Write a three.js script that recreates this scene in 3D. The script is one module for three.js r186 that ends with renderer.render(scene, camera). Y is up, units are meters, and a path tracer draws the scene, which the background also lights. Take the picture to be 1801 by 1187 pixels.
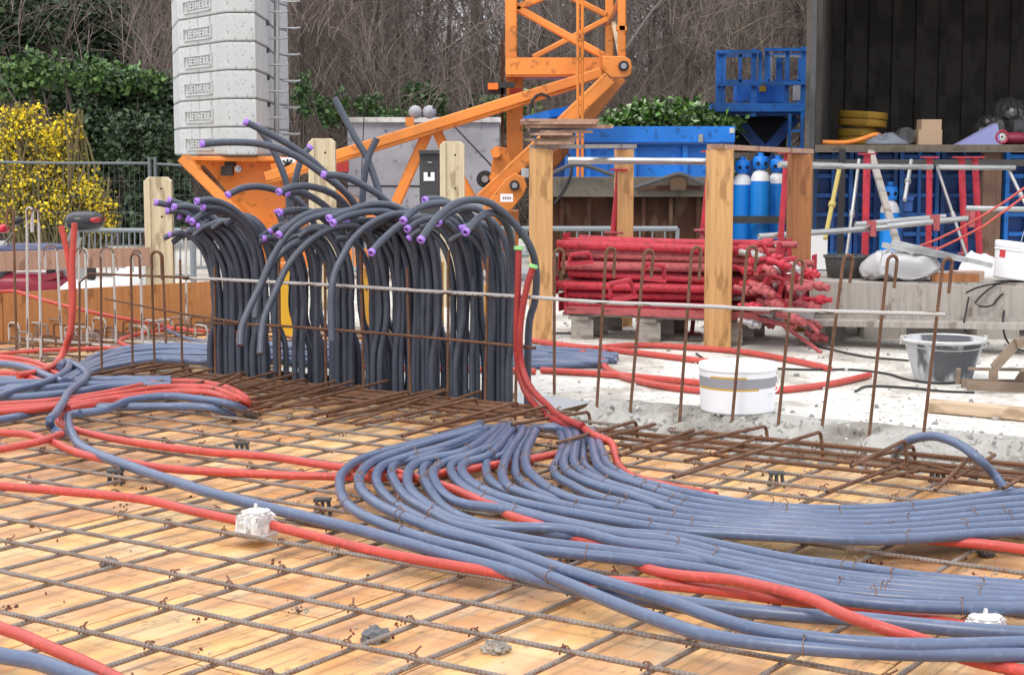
import * as THREE from 'three';
import { mergeGeometries } from 'three/addons/utils/BufferGeometryUtils.js';
import { FontLoader } from 'three/addons/loaders/FontLoader.js';
import { TextGeometry } from 'three/addons/geometries/TextGeometry.js';

// ---------- camera, sky, sun, exposure ----------
const W = 1801, H = 1187, F = 2933, PITCH = 0.10967, EYE = 1.3;
const scene = new THREE.Scene();
const camera = new THREE.PerspectiveCamera(2 * Math.atan(H / 2 / F) * 180 / Math.PI, W / H, 0.1, 900);
camera.position.set(0, EYE, 0);
camera.rotation.set(-PITCH, 0, 0);
const renderer = new THREE.WebGLRenderer({ antialias: true });
renderer.toneMapping = THREE.LinearToneMapping;
renderer.toneMappingExposure = 1.62;
renderer.shadowMap.enabled = true;
{
  // an overcast sky: pale grey, a little brighter overhead, darker at the horizon
  const w = 64, h = 32, d = new Float32Array(w * h * 4);
  for (let j = 0; j < h; j++) for (let i = 0; i < w; i++) {
    const e = Math.sin(((j + .5) / h - .5) * Math.PI), k = (j * w + i) * 4;
    const L = e > 0 ? .78 + .42 * e : .38;
    d[k] = L * .97; d[k + 1] = L; d[k + 2] = L * 1.07; d[k + 3] = 1;
  }
  const t = new THREE.DataTexture(d, w, h, THREE.RGBAFormat, THREE.FloatType);
  t.mapping = THREE.EquirectangularReflectionMapping; t.magFilter = THREE.LinearFilter; t.needsUpdate = true;
  scene.background = t; scene.environment = t;
}
const sun = new THREE.DirectionalLight(0xfff2e2, .9);
sun.position.set(-9, 22, 8); sun.target.position.set(0, 0, -9);
sun.castShadow = true; sun.shadow.radius = 26; sun.shadow.mapSize.set(2048, 2048);
Object.assign(sun.shadow.camera, { left: -16, right: 16, top: 16, bottom: -16, near: 1, far: 70 });
scene.add(sun, sun.target);

// ---------- helpers ----------
let seed = 7;
const rnd = () => { seed |= 0; seed = seed + 0x6D2B79F5 | 0; let t = Math.imul(seed ^ seed >>> 15, 1 | seed); t = t + Math.imul(t ^ t >>> 7, 61 | t) ^ t; return ((t ^ t >>> 14) >>> 0) / 4294967296; };
const R = (a, b) => a + (b - a) * rnd();
const pick = (a) => a[Math.floor(rnd() * a.length)];
const V = (x, y, z) => new THREE.Vector3(x, y, z);
// a photo pixel gives a direction; the distance comes from a plane (G, OP) or a depth (D)
const CP = Math.cos(PITCH), SP = Math.sin(PITCH);
function dir(px, py) { const x = (px - W / 2) / F, y = -(py - H / 2) / F; return V(x, y * CP - SP, -(CP + y * SP)); }
const G = (px, py, y = 0) => { const d = dir(px, py); return d.multiplyScalar((y - EYE) / d.y).add(V(0, EYE, 0)); };
const D = (px, py, depth) => { const d = dir(px, py); return d.multiplyScalar(-depth / d.z).add(V(0, EYE, 0)); };
const OP = (px, py, p, n) => { const d = dir(px, py), o = V(0, EYE, 0); return d.clone().multiplyScalar(p.clone().sub(o).dot(n) / d.dot(n)).add(o); };
// the two directions of the reinforcement grid
const YA = -0.9794, dA = V(Math.sin(YA), 0, -Math.cos(YA)), dB = V(Math.cos(YA), 0, Math.sin(YA));
if (dB.z > 0) dB.negate();
const nA = dB.clone(), nB = dA.clone();

const taken = {};
const numbered = (n) => { const k = taken[n] = (taken[n] ?? -1) + 1; return k ? n + '_' + String(k).padStart(3, '0') : n; };
const fit = (g) => { g = g.index ? g.toNonIndexed() : g; if (!g.attributes.uv) g.setAttribute('uv', new THREE.BufferAttribute(new Float32Array(g.attributes.position.count * 2), 2)); for (const k of Object.keys(g.attributes)) if (!['position', 'normal', 'uv'].includes(k)) g.deleteAttribute(k); return g; };
const join = (gs) => { gs = [].concat(gs); if (gs.length === 1) return gs[0]; return mergeGeometries(gs.map(fit)); };
function shade(o) { o.traverse((c) => { if (c.isMesh) { c.castShadow = true; c.receiveShadow = true; } }); return o; }
function mesh(name, geos, mat, parent) { const m = new THREE.Mesh(join(geos), mat); m.name = name; m.castShadow = m.receiveShadow = true; if (parent) parent.add(m); return m; }
function tag(o, label, category, group) { o.userData.label = label; o.userData.category = category; if (group) o.userData.group = group; return o; }
// a thing: parts are built in world coordinates, seat() then moves the group to its base
function thing(name, label, category, group) { const o = new THREE.Group(); o.name = numbered(name); scene.add(o); tag(o, label, category, group); return o; }
function seat(o) {
  const b = new THREE.Box3().setFromObject(o), c = b.getCenter(V(0, 0, 0)); c.y = b.min.y;
  o.position.copy(c); for (const k of o.children) k.position.sub(c); return o;
}
function one(name, geos, mat, label, category, group) { const m = mesh(numbered(name), geos, mat, scene); tag(m, label, category, group); const g = m.geometry; g.computeBoundingBox(); const c = g.boundingBox.getCenter(V(0, 0, 0)); c.y = g.boundingBox.min.y; g.translate(-c.x, -c.y, -c.z); m.position.copy(c); return m; }
function struct(name, geos, mat, kind = 'structure') { const m = mesh(numbered(name), geos, mat, scene); m.userData.kind = kind; return m; }

function boxG(w, h, d, x = 0, y = 0, z = 0) {
  const g = new THREE.BoxGeometry(w, h, d), u = g.attributes.uv, s = [[d, h], [d, h], [w, d], [w, d], [w, h], [w, h]];
  for (let i = 0; i < 24; i++) { const [a, b] = s[i >> 2]; u.setXY(i, u.getX(i) * a + x, u.getY(i) * b + y + z); }
  return g.translate(x, y, z);
}
// box with bevelled long edges; w across x, h along y, d along z
function bevG(w, h, d, r = .006) {
  const s = new THREE.Shape(); const a = w / 2, b = d / 2;
  s.moveTo(-a + r, -b); s.lineTo(a - r, -b); s.lineTo(a, -b + r); s.lineTo(a, b - r); s.lineTo(a - r, b); s.lineTo(-a + r, b); s.lineTo(-a, b - r); s.lineTo(-a, -b + r); s.closePath();
  const g = new THREE.ExtrudeGeometry(s, { depth: h, bevelEnabled: false }); g.rotateX(-Math.PI / 2); g.translate(0, -h / 2, 0); return g;
}
// box whose front face fills a pixel rectangle at a depth and which reaches back by t
function pbox(x0, y0, x1, y1, depth, t) {
  const a = D(x0, (y0 + y1) / 2, depth), b = D(x1, (y0 + y1) / 2, depth), xm = (x0 + x1) / 2, top = D(xm, y0, depth).y, bot = D(xm, y1, depth).y;
  return boxG(b.x - a.x, top - bot, t, (a.x + b.x) / 2, (top + bot) / 2, -depth - t / 2);
}
// beam of width w and thickness t between two points
const basis = new THREE.Matrix4();
function beam(a, b, w, t, up = V(0, 0, 1), bev = 0) {
  const x = b.clone().sub(a), L = x.length(); x.normalize();
  const y = up.clone().cross(x).normalize(), z = x.clone().cross(y).normalize();
  const g = bev ? bevG(w, L, t, bev).rotateZ(-Math.PI / 2) : boxG(L, w, t);
  basis.makeBasis(x, y, z); g.applyMatrix4(basis); const m = a.clone().add(b).multiplyScalar(.5); return g.translate(m.x, m.y, m.z);
}
function rod(a, b, r, n = 8, r2 = r) {
  const L = a.distanceTo(b), g = new THREE.CylinderGeometry(r2, r, L, n, 1), u = g.attributes.uv;
  for (let i = 0; i < u.count; i++) u.setXY(i, u.getX(i), u.getY(i) * L);
  const q = new THREE.Quaternion().setFromUnitVectors(V(0, 1, 0), b.clone().sub(a).normalize());
  g.applyQuaternion(q); const m = a.clone().add(b).multiplyScalar(.5); return g.translate(m.x, m.y, m.z);
}
// bent bar or pipe through points; uv.x round the pipe, uv.y metres along it
function tube(pts, r, { n = 8, step = .05, tension = .5, type = 'centripetal', caps = true } = {}) {
  const c = new THREE.CatmullRomCurve3(pts, false, type, tension), L = c.getLength(), k = Math.max(4, Math.min(240, Math.ceil(L / step)));
  const g = new THREE.TubeGeometry(c, k, r, n, false), u = g.attributes.uv;
  const o = R(0, 5);
  for (let i = 0; i < u.count; i++) u.setXY(i, u.getY(i), u.getX(i) * L + o);
  if (!caps) return g;
  const P = c.getPoint(0), Q = c.getPoint(1), tp = c.getTangent(0), tq = c.getTangent(1), gs = [g];
  for (const [p, t] of [[P, tp.clone().negate()], [Q, tq]]) { const d = new THREE.CircleGeometry(r, n); d.applyQuaternion(new THREE.Quaternion().setFromUnitVectors(V(0, 0, 1), t)); d.translate(p.x, p.y, p.z); gs.push(d); }
  return join(gs);
}
// polyline with rounded corners (bent reinforcement)
function bent(pts, r, rad = .03, n = 6) {
  const q = [pts[0]];
  for (let i = 1; i < pts.length - 1; i++) {
    const a = pts[i - 1].clone().sub(pts[i]), b = pts[i + 1].clone().sub(pts[i]), la = a.length(), lb = b.length();
    const k = Math.min(rad, la * .45, lb * .45); a.normalize(); b.normalize();
    const s = pts[i].clone().addScaledVector(a, k), e = pts[i].clone().addScaledVector(b, k);
    for (let j = 0; j <= 4; j++) { const t = j / 4; q.push(s.clone().multiplyScalar((1 - t) ** 2).addScaledVector(pts[i], 2 * t * (1 - t)).addScaledVector(e, t * t)); }
  }
  q.push(pts[pts.length - 1]);
  const c = new THREE.CurvePath(); for (let i = 0; i < q.length - 1; i++) c.add(new THREE.LineCurve3(q[i], q[i + 1]));
  // rings at the polyline's own points keep straight legs straight
  const gs = []; for (let i = 0; i < q.length - 1; i++) if (q[i].distanceTo(q[i + 1]) > 1e-4) gs.push(rod(q[i], q[i + 1], r, n));
  return join(gs);
}
function lathe(profile, n = 28) { return new THREE.LatheGeometry(profile.map(([r, y]) => new THREE.Vector2(r, y)), n); }

// ---------- noise and textures ----------
const hash = (x, y, s) => { let h = Math.imul(x, 374761393) ^ Math.imul(y, 668265263) ^ Math.imul(s, 2147483647); h = Math.imul(h ^ h >>> 13, 1274126177); return ((h ^ h >>> 16) >>> 0) / 4294967296; };
function vn(x, y, px, py, s) {
  const x0 = Math.floor(x), y0 = Math.floor(y), fx = x - x0, fy = y - y0, u = fx * fx * (3 - 2 * fx), v = fy * fy * (3 - 2 * fy);
  const m = (a, p) => ((a % p) + p) % p, a = m(x0, px), b = m(x0 + 1, px), c = m(y0, py), d = m(y0 + 1, py);
  return (hash(a, c, s) * (1 - u) + hash(b, c, s) * u) * (1 - v) + (hash(a, d, s) * (1 - u) + hash(b, d, s) * u) * v;
}
function fbm(u, v, fx, fy, oct, s) { let a = .5, t = 0, n = 0; for (let i = 0; i < oct; i++) { t += a * vn(u * fx, v * fy, fx, fy, s + i); n += a; a *= .55; fx *= 2; fy *= 2; } return t / n; }
const mix = (a, b, t) => a.map((v, i) => v + (b[i] - v) * t);
const sst = (a, b, x) => { const t = Math.min(1, Math.max(0, (x - a) / (b - a))); return t * t * (3 - 2 * t); };
function tex(w, h, fn, mx, my, srgb = true) {
  const d = new Uint8Array(w * h * 4);
  for (let j = 0; j < h; j++) for (let i = 0; i < w; i++) { const c = fn((i + .5) / w, (j + .5) / h), k = (j * w + i) * 4; const q = typeof c === 'number' ? [c, c, c] : c; for (let n = 0; n < 3; n++) d[k + n] = Math.max(0, Math.min(255, q[n] * 255)); d[k + 3] = 255; }
  const t = new THREE.DataTexture(d, w, h, THREE.RGBAFormat); t.wrapS = t.wrapT = THREE.RepeatWrapping; t.magFilter = t.minFilter = THREE.LinearFilter;
  if (srgb) t.colorSpace = THREE.SRGBColorSpace; t.repeat.set(1 / mx, 1 / my); t.needsUpdate = true; return t;
}
const lin = (r, g, b) => new THREE.Color().setRGB(r, g, b);
const mat = (color, rough = .7, o = {}) => new THREE.MeshStandardMaterial({ color: color.isColor ? color : lin(...color), roughness: rough, ...o });

// patchy neutral textures that multiply a base colour
const tGrime = tex(512, 512, (u, v) => { const n = fbm(u, v, 4, 4, 5, 11), m = fbm(u, v, 24, 24, 3, 31); const k = .80 + .2 * sst(.3, .6, n) - .07 * sst(.6, .75, m); return [k, k * .985, k * .96]; }, 1.3, 1.3);
const tPaint = tex(256, 256, (u, v) => { const n = fbm(u, v, 4, 4, 5, 15), m = fbm(u, v, 30, 30, 2, 17); const k = .88 + .12 * sst(.3, .65, n) - .16 * sst(.7, .78, m); return [k, k, k]; }, 1.7, 1.7);
const tConduit = tex(256, 512, (u, v) => { const n = fbm(u, v, 4, 12, 4, 5), m = fbm(u, v, 10, 60, 3, 8); let c = mix([.80, .83, .86], [.98, .98, 1], n); c = mix(c, [1.0, 1.0, 1.0], sst(.62, .74, m)); const k = sst(.66, .72, fbm(u, v, 6, 34, 3, 77)); return mix(c.map((q) => q * .9), [1, 1, 1], k * .45); }, 1, 1.1);
const bRib = tex(64, 64, (u, v) => { const k = ((v * 6 + Math.abs(u * 2 % 1 - .5) * 1.4) % 1 + 1) % 1; return sst(.0, .18, k) * (1 - sst(.32, .5, k)); }, 1, .085, false);
const tRust = tex(256, 512, (u, v) => { const n = fbm(u, v, 4, 16, 5, 21), m = fbm(u, v, 8, 64, 3, 22); return mix(mix([.33, .22, .16], [.56, .40, .29], n), [.45, .40, .37], sst(.5, .7, m) * .6); }, 1, .8);
const tGreyBar = tex(256, 512, (u, v) => { const n = fbm(u, v, 4, 14, 5, 41), m = fbm(u, v, 8, 50, 3, 42); return mix(mix([.42, .39, .37], [.62, .59, .57], n), [.47, .31, .22], sst(.52, .72, m) * .6); }, 1, .9);
const tLimeBar = tex(256, 512, (u, v) => { const n = fbm(u, v, 3, 9, 5, 51); return mix([.80, .79, .78], [.40, .28, .22], sst(.52, .64, n)); }, 1, .9);
const tScuff = tex(256, 512, (u, v) => { const n = fbm(u, v, 4, 8, 5, 251), m = fbm(u, v, 10, 30, 4, 255); let c = mix([.74, .74, .74], [1, 1, 1], n); c = mix(c, [1, 1, 1].map((q) => q * .55), sst(.62, .74, m) * .7); return c; }, 1, .7);
const tPly = [0, 1, 2].map((k) => tex(768, 384, (u, v) => {
  // one sheet: long grain along u, board joints of the face veneer, cement smears and water marks
  const g = fbm(u, v, 3, 60, 4, 100 + k * 7), g2 = fbm(u, v, 10, 160, 3, 120 + k), big = fbm(u, v, 4, 4, 4, 140 + k * 3), sm = fbm(u, v, 7, 26, 4, 160 + k * 5), pt = fbm(u, v, 40, 30, 3, 180 + k);
  let c = mix([.82, .65, .45], [.94, .78, .56], g * .6 + g2 * .4);
  c = mix(c, [.77, .60, .45], sst(.42, .64, big) * .8);
  c = mix(c, [.95, .78, .48], sst(.54, .68, fbm(u, v, 5, 5, 3, 200 + k)) * .5);
  c = mix(c, [.85, .77, .64], sst(.50, .68, fbm(u, v, 6, 3, 5, 220 + k)) * .6);
  c = mix(c, [.82, .58, .34], sst(.56, .70, fbm(u, v, 8, 4, 4, 240 + k)) * .5);
  c = mix(c, [.58, .49, .40], sst(.58, .78, sm) * .55);
  c = mix(c, [.45, .38, .31], sst(.70, .82, pt) * .45);
  return c;
}, 2, .5));
const tWood = tex(512, 512, (u, v) => { const g = fbm(u, v, 26, 3, 4, 61), s = fbm(u, v, 6, 5, 4, 65), w = Math.sin((u * 14 + fbm(u, v, 3, 2, 3, 70) * 5) * 6.283) * .5 + .5; let c = mix([.80, .79, .78], [1, 1, 1], g * .75 + w * .12); return mix(c, [.62, .58, .54], sst(.56, .72, s) * .6); }, .5, 1);
const tConcrete = tex(768, 768, (u, v) => { const n = fbm(u, v, 3, 3, 6, 81), m = fbm(u, v, 40, 40, 3, 84), s = fbm(u, v, 9, 6, 5, 88), f = fbm(u, v, 130, 130, 2, 89); let c = mix([.80, .785, .755], [.93, .925, .91], n * .6 + m * .4); c = mix(c, [.62, .59, .55], sst(.54, .76, s) * .7); return mix(c, [.48, .45, .42], sst(.66, .78, f) * .5); }, 3.1, 3.1);
const bConcrete = tex(512, 512, (u, v) => fbm(u, v, 8, 8, 6, 91), 1.1, 1.1, false);
const tCast = tex(512, 512, (u, v) => { const n = fbm(u, v, 4, 3, 5, 95), p = fbm(u, v, 64, 64, 2, 97), s = fbm(u, v, 22, 2, 4, 99); let c = mix([.76, .77, .77], [.87, .88, .88], n); c = mix(c, [.62, .63, .62], sst(.58, .75, s) * .5); return mix(c, [.55, .55, .54], sst(.72, .8, p) * .6); }, 1.4, 1.4);
const tSoil = tex(512, 512, (u, v) => { const n = fbm(u, v, 6, 6, 6, 131), m = fbm(u, v, 60, 60, 2, 133); return mix([.30, .25, .21], [.46, .39, .32], n * .6 + m * .4); }, 2.3, 2.3);
const tCorrode = tex(512, 512, (u, v) => { const n = fbm(u, v, 5, 8, 6, 151), m = fbm(u, v, 14, 5, 4, 153); return mix(mix([.20, .13, .10], [.40, .25, .16], n), [.46, .42, .36], sst(.55, .72, m) * .6); }, 1.2, 1.2);

const M = {
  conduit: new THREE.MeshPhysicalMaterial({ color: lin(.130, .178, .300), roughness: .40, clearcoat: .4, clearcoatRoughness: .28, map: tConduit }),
  conduitShaded: mat([.092, .106, .142], .42, { map: tConduit }),  // same pipe plastic for the uprights, their shade put into a darker colour
  red: mat([.78, .105, .075], .42, { map: tConduit }),
  redDark: mat([.52, .045, .035], .5, { map: tConduit }),
  violet: mat([.36, .19, .74], .5), lime: mat([.30, .72, .25], .5), bore: mat([.012, .012, .016], .9),
  rust: mat([.92, .88, .84], .85, { map: tRust, bumpMap: bRib, bumpScale: .002 }),
  grey: mat([1, .97, .95], .62, { map: tGreyBar, bumpMap: bRib, bumpScale: .0022 }),
  lime_bar: mat([.8, .8, .8], .85, { map: tLimeBar, bumpMap: bRib, bumpScale: .002 }),
  concrete: mat([.88, .865, .835], .95, { map: tConcrete, bumpMap: bConcrete, bumpScale: .012 }),
  rubble: mat([.54, .54, .53], .97, { map: tConcrete, bumpMap: bConcrete, bumpScale: .03 }),
  stone: mat([.40, .38, .35], .95),
  cast: mat([.75, .76, .75], .92, { map: tCast, bumpMap: bConcrete, bumpScale: .003 }),
  castDark: mat([.30, .31, .30], .95, { map: tCast }),
  orange: mat([.80, .262, .045], .42, { map: tPaint }),
  fence: mat([.13, .15, .16], .5, { metalness: .2 }),
  galv: mat([.50, .53, .56], .42, { metalness: .55, map: tGrime }),
  steel: mat([.33, .33, .34], .4, { metalness: .7 }),
  black: mat([.018, .018, .02], .55), rubber: mat([.022, .022, .024], .8),
  darkGrey: mat([.065, .07, .08], .6, { map: tGrime }),
  cabinet: mat([.42, .42, .46], .6, { map: tPaint }),
  whitePaint: mat([.78, .79, .80], .5, { map: tGrime }), white: mat([.86, .87, .90], .45), whiteFoam: mat([.80, .81, .83], .8, { map: tGrime }),
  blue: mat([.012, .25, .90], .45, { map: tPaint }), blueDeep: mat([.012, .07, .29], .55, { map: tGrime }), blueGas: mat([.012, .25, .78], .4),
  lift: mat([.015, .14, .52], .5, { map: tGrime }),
  redSteel: mat([.62, .036, .065], .6, { map: tScuff }), redSteelPink: mat([.56, .13, .14], .8, { map: tScuff }),
  post: mat([.76, .44, .18], .75, { map: tWood }), postBrown: mat([.47, .20, .075], .8, { map: tWood }), girder: mat([.74, .65, .45], .75, { map: tWood }),
  pine: mat([.68, .52, .36], .8, { map: tWood }), plankPink: mat([.52, .33, .24], .85, { map: tWood }), plankGrey: mat([.45, .42, .385], .9, { map: tWood }), formBoard: mat([.56, .25, .085], .7, { map: tWood }),
  corrode: mat([.75, .66, .58], .9, { map: tCorrode }), corrodeGrey: mat([.20, .17, .135], .9, { map: tCast }),
  soil: mat([.9, .88, .85], 1, { map: tSoil }),
  sheet: mat([.72, .73, .74], .55), bag: mat([.80, .81, .83], .6),
  card: mat([.42, .30, .20], .9), yellow: mat([.62, .36, .02], .6), shedShaded: mat([.13, .12, .115], .8, { map: tGrime }), tubGrey: mat([.085, .09, .095], .7, { map: tGrime }),  // container wall tone kept dark, part of the interior shade painted in
};
// ---------- the pit: deck of formwork sheets, slab round it ----------
const SLAB = .09;
const at2 = (p) => [p.x, -p.z];
const Wp = G(640, 704), Wn = dB.clone();                       // the line on which the upright bars and pipes stand
const wline = (px) => { const d = dir(px, 700), o = V(0, 0, 0); d.y = 0; const k = Wp.dot(dB) / d.dot(dB); return d.multiplyScalar(k); };
const cornerSlab = wline(440), boardA = G(0, 605), boardB = G(372, 576);
const bDir = boardB.clone().sub(boardA).normalize();
const meet = (p, d, q, e) => { // p + t d meets q + s e in plan
  const det = d.x * -e.z + e.x * d.z, t = ((q.x - p.x) * -e.z + e.x * (q.z - p.z)) / det; return p.clone().addScaledVector(d, t);
};
const backRight = meet(cornerSlab, dB, boardB, dA);
const edge = cornerSlab.clone().addScaledVector(dB, .14);
const lipW = wline(1046);
const pit = [lipW.clone().addScaledVector(dB, .14).addScaledVector(dA, -9), edge.clone(), backRight, boardB.clone(), boardA.clone().addScaledVector(bDir, -10.8), V(-4, 0, 0), V(4, 0, .2)];
{
  const s = new THREE.Shape(); s.moveTo(-420, -60); s.lineTo(420, -60); s.lineTo(420, 420); s.lineTo(-420, 420); s.closePath();
  const h = new THREE.Path(pit.map((p) => new THREE.Vector2(p.x, -p.z))); s.holes.push(h);
  const g = new THREE.ShapeGeometry(s); g.rotateX(-Math.PI / 2); g.translate(0, SLAB, 0);
  struct('concrete_ground', g, M.concrete);
  // the cut sides of the slab
  const gs = []; for (const i of [1, 2]) { const a = pit[i], b = pit[i + 1]; const w = beam(a.clone().setY(SLAB / 2 - .1), b.clone().setY(SLAB / 2 - .1), SLAB + .19, .04, V(0, 1, 0)); const L = a.distanceTo(b); const q = new THREE.PlaneGeometry(L, SLAB + .2); q.rotateY(Math.atan2(-(b.z - a.z), b.x - a.x)); const m = a.clone().add(b).multiplyScalar(.5); q.translate(m.x, SLAB / 2 - .1, m.z); gs.push(q); }
  struct('slab_side', gs, M.rubble);
}
// crumbled lip of the slab along the reinforcement
const lipY = (s, v) => { // s metres along the lip, v 0 (slab) to 1 (deck)
  const n1 = fbm(s * .1 + .5, v * .06 + .2, 64, 64, 5, 301) - .5, n2 = fbm(s * .1 + .5, v * .06 + .2, 260, 260, 4, 311) - .5, n3 = fbm(s * .1 + .1, .4, 24, 8, 3, 305) - .5;
  return SLAB + .006 - sst(.10 + n3 * .25, 1.0, v) * (SLAB + .022) + (n1 * .12 + n2 * .085) * sst(.06, .32, v) * (1 - .5 * sst(.85, 1, v));
};
{
  const L = 8.6, nx = 620, ny = 40, pos = [], uv = [], idx = [];
  for (let j = 0; j <= ny; j++) for (let i = 0; i <= nx; i++) {
    const s = i / nx * L, v = j / ny, w = fbm(s * .1 + .3, .6, 90, 8, 4, 321) - .5, w2 = fbm(s * .1 + .3, v * .1 + .6, 120, 90, 3, 325) - .5;
    const out = -.24 + v * (.70 + .18 * w) + w2 * .05; const p = lipW.clone().addScaledVector(dA, -s + .06).addScaledVector(dB, -out); pos.push(p.x, lipY(s, v), p.z); uv.push(s, v * .8);
  }
  for (let j = 0; j < ny; j++) for (let i = 0; i < nx; i++) { const a = j * (nx + 1) + i, b = a + 1, c = a + nx + 1, d = c + 1; idx.push(a, b, c, b, d, c); }
  const g = new THREE.BufferGeometry(); g.setAttribute('position', new THREE.Float32BufferAttribute(pos, 3)); g.setAttribute('uv', new THREE.Float32BufferAttribute(uv, 2)); g.setIndex(idx); g.computeVertexNormals();
  struct('slab_lip', g, M.rubble);
}
// sub-base below the deck
{ const g = new THREE.ShapeGeometry(new THREE.Shape(pit.map((p) => new THREE.Vector2(p.x, -p.z)))); g.rotateX(-Math.PI / 2); g.translate(0, -.06, 0); struct('sub_base', g, M.soil); }
const inPit = (x, z) => { let c = false; for (let i = 0, j = pit.length - 1; i < pit.length; j = i++) { const a = pit[i], b = pit[j]; if ((a.z > z) !== (b.z > z) && x < (b.x - a.x) * (z - a.z) / (b.z - a.z) + a.x) c = !c; } return c; };
{
  const deck = new THREE.Group(); deck.name = 'formwork_deck'; deck.userData.kind = 'structure'; scene.add(deck);
  const tints = [[1, .93, .86], [.93, .84, .78], [1, .97, .90], [.86, .76, .70], [.98, .87, .80]];
  const mats = []; for (const t of tPly) for (const c of tints) mats.push(mat(c, .62, { map: t, bumpMap: bConcrete, bumpScale: .0012 }));
  const g = boxG(1.993, .024, .492); g.translate(1, -.012, .25);
  const q = new THREE.Matrix4().makeBasis(dB, V(0, 1, 0), dA.clone().negate().lengthSq() ? dB.clone().cross(V(0, 1, 0)) : dA); g.applyMatrix4(q);
  const side = dB.clone().cross(V(0, 1, 0));
  for (let i = -3; i < 8; i++) for (let j = -30; j < 30; j++) {
    const off = ((j * 7 % 4) + 4) % 4 * .5;
    const o = dB.clone().multiplyScalar(i * 2 + off).addScaledVector(side, j * .5), c = o.clone().addScaledVector(dB, 1).addScaledVector(side, .25);
    const f = -c.z; if (f < 2 || f > 13 || Math.abs(c.x) > f * .33 + 1.4) continue;
    if (![0, .5, 1, 1.5, 2].some((k) => [0, .5].some((m) => { const p = o.clone().addScaledVector(dB, k).addScaledVector(side, m); return inPit(p.x, p.z); }))) continue;
    const m = mesh('sheet', g, pick(mats), deck); m.position.copy(o); m.position.y = R(-.002, 0); m.rotation.y = R(-.002, .002);
  }
}
// ---------- reinforcement mat ----------
const HB = .030, HA = .046, RB = .0072;
function clip(p, d) { // longest stretches of a line that lie in the pit
  const t = []; for (let i = 0; i < pit.length; i++) { const a = pit[i], b = pit[(i + 1) % pit.length], e = b.clone().sub(a), det = d.x * -e.z + e.x * d.z; if (Math.abs(det) < 1e-6) continue; const k = ((a.x - p.x) * -e.z + e.x * (a.z - p.z)) / det, s = (d.x * (a.z - p.z) - d.z * (a.x - p.x)) / det; if (s >= 0 && s < 1) t.push(k); }
  t.sort((x, y) => x - y); const r = []; for (let i = 0; i + 1 < t.length; i += 2) r.push([t[i], t[i + 1]]); return r;
}
const cross = [];
const offA = [], offB = [];
{
  const mg = thing('reinforcement_mat', 'tied grid of weathered ribbed steel bars over the plywood deck', 'rebar');
  const k = EYE - HA;
  offA.push(...[2.343, 2.577, 2.789, 2.975, 3.179, 3.372, 3.567, 3.75, 3.94, 4.12, 4.302, 4.46, 4.602, 4.774].map((v) => v * k)); for (let v = offA[0] - .25; v > 1.2; v -= .25) offA.push(v + R(-.02, .02)); for (let v = 4.774 * k + .2; v < 11.8; v += .22) offA.push(v + R(-.03, .03));
  offB.push(...[3.055, 2.853, 2.67, 2.472, 2.296, 2.135, 1.966, 1.74].map((v) => v * k)); for (let v = 1.74 * k - .25; v > -7; v -= .25) offB.push(v + R(-.02, .02)); for (let v = 3.055 * k + .25; v < 10; v += .25) offB.push(v + R(-.02, .02));
  const inView = (a, b) => { let s = null; const n = 60, l = []; for (let i = 0; i <= n; i++) { const p = a.clone().lerp(b, i / n), f = -p.z; if (f > 2.6 && Math.abs(p.x) < f * .31 + .9) l.push(i); } return l.length ? [a.clone().lerp(b, Math.max(0, l[0] - 1) / n), a.clone().lerp(b, Math.min(n, l[l.length - 1] + 1) / n)] : null; };
  const lay = (off, n, d, y, keep) => { for (const o of off) { const p = n.clone().multiplyScalar(o); for (const [s, e] of clip(p, d)) { if (e - s < .3) continue; const v = inView(p.clone().addScaledVector(d, s + .03), p.clone().addScaledVector(d, e - .03)); if (!v) continue; const tw = R(-.012, .012); v[0].addScaledVector(n, tw); v[1].addScaledVector(n, -tw); v[0].y = y + R(-.003, .003); v[1].y = y + R(-.003, .003); const far = o * 1 > 7.2 && n === nA; mesh('bar', rod(v[0], v[1], RB, 10), far ? M.rust : M.grey, mg); keep.push([v[0], v[1]]); } } };
  const la = [], lb = []; lay(offA, nA, dA, HA, la); lay(offB, nB, dB, HB, lb);
  // wire ties at the crossings: small twisted loops with two ears
  const ties = [];
  for (const a of la) for (const b of lb) {
    const d = a[1].clone().sub(a[0]), e = b[1].clone().sub(b[0]), det = d.x * -e.z + e.x * d.z, t = ((b[0].x - a[0].x) * -e.z + e.x * (b[0].z - a[0].z)) / det, s = (d.x * (b[0].z - a[0].z) - d.z * (b[0].x - a[0].x)) / det;
    if (t < 0 || t > 1 || s < 0 || s > 1) continue; const p = a[0].clone().addScaledVector(d, t); cross.push(p); const f = -p.z;
    if (f < 8.5 && Math.abs(p.x) < f * .31 + .2 && rnd() < .42) {
      const w = .0028, q = (x, y, z) => p.clone().add(V(x, y, z)), h = R(.008, .024), ax = R(-.022, .022), az = R(-.022, .022);
      ties.push(tube([q(-.016, -.014, -.012), q(-.009, .010, -.006), q(.006, .012, .006), q(.014, -.012, .012)], w, { n: 4, step: .008, caps: false }), tube([q(0, .01, 0), q(ax * .5, h, az * .5), q(ax, h + R(-.008, .012), az)], w, { n: 4, step: .01, caps: false }));
    }
  }
  const tm = mesh('wire_ties', ties, mat([.20, .10, .065], .8), mg); tm.userData.kind = 'stuff';
  seat(mg);
}
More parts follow.
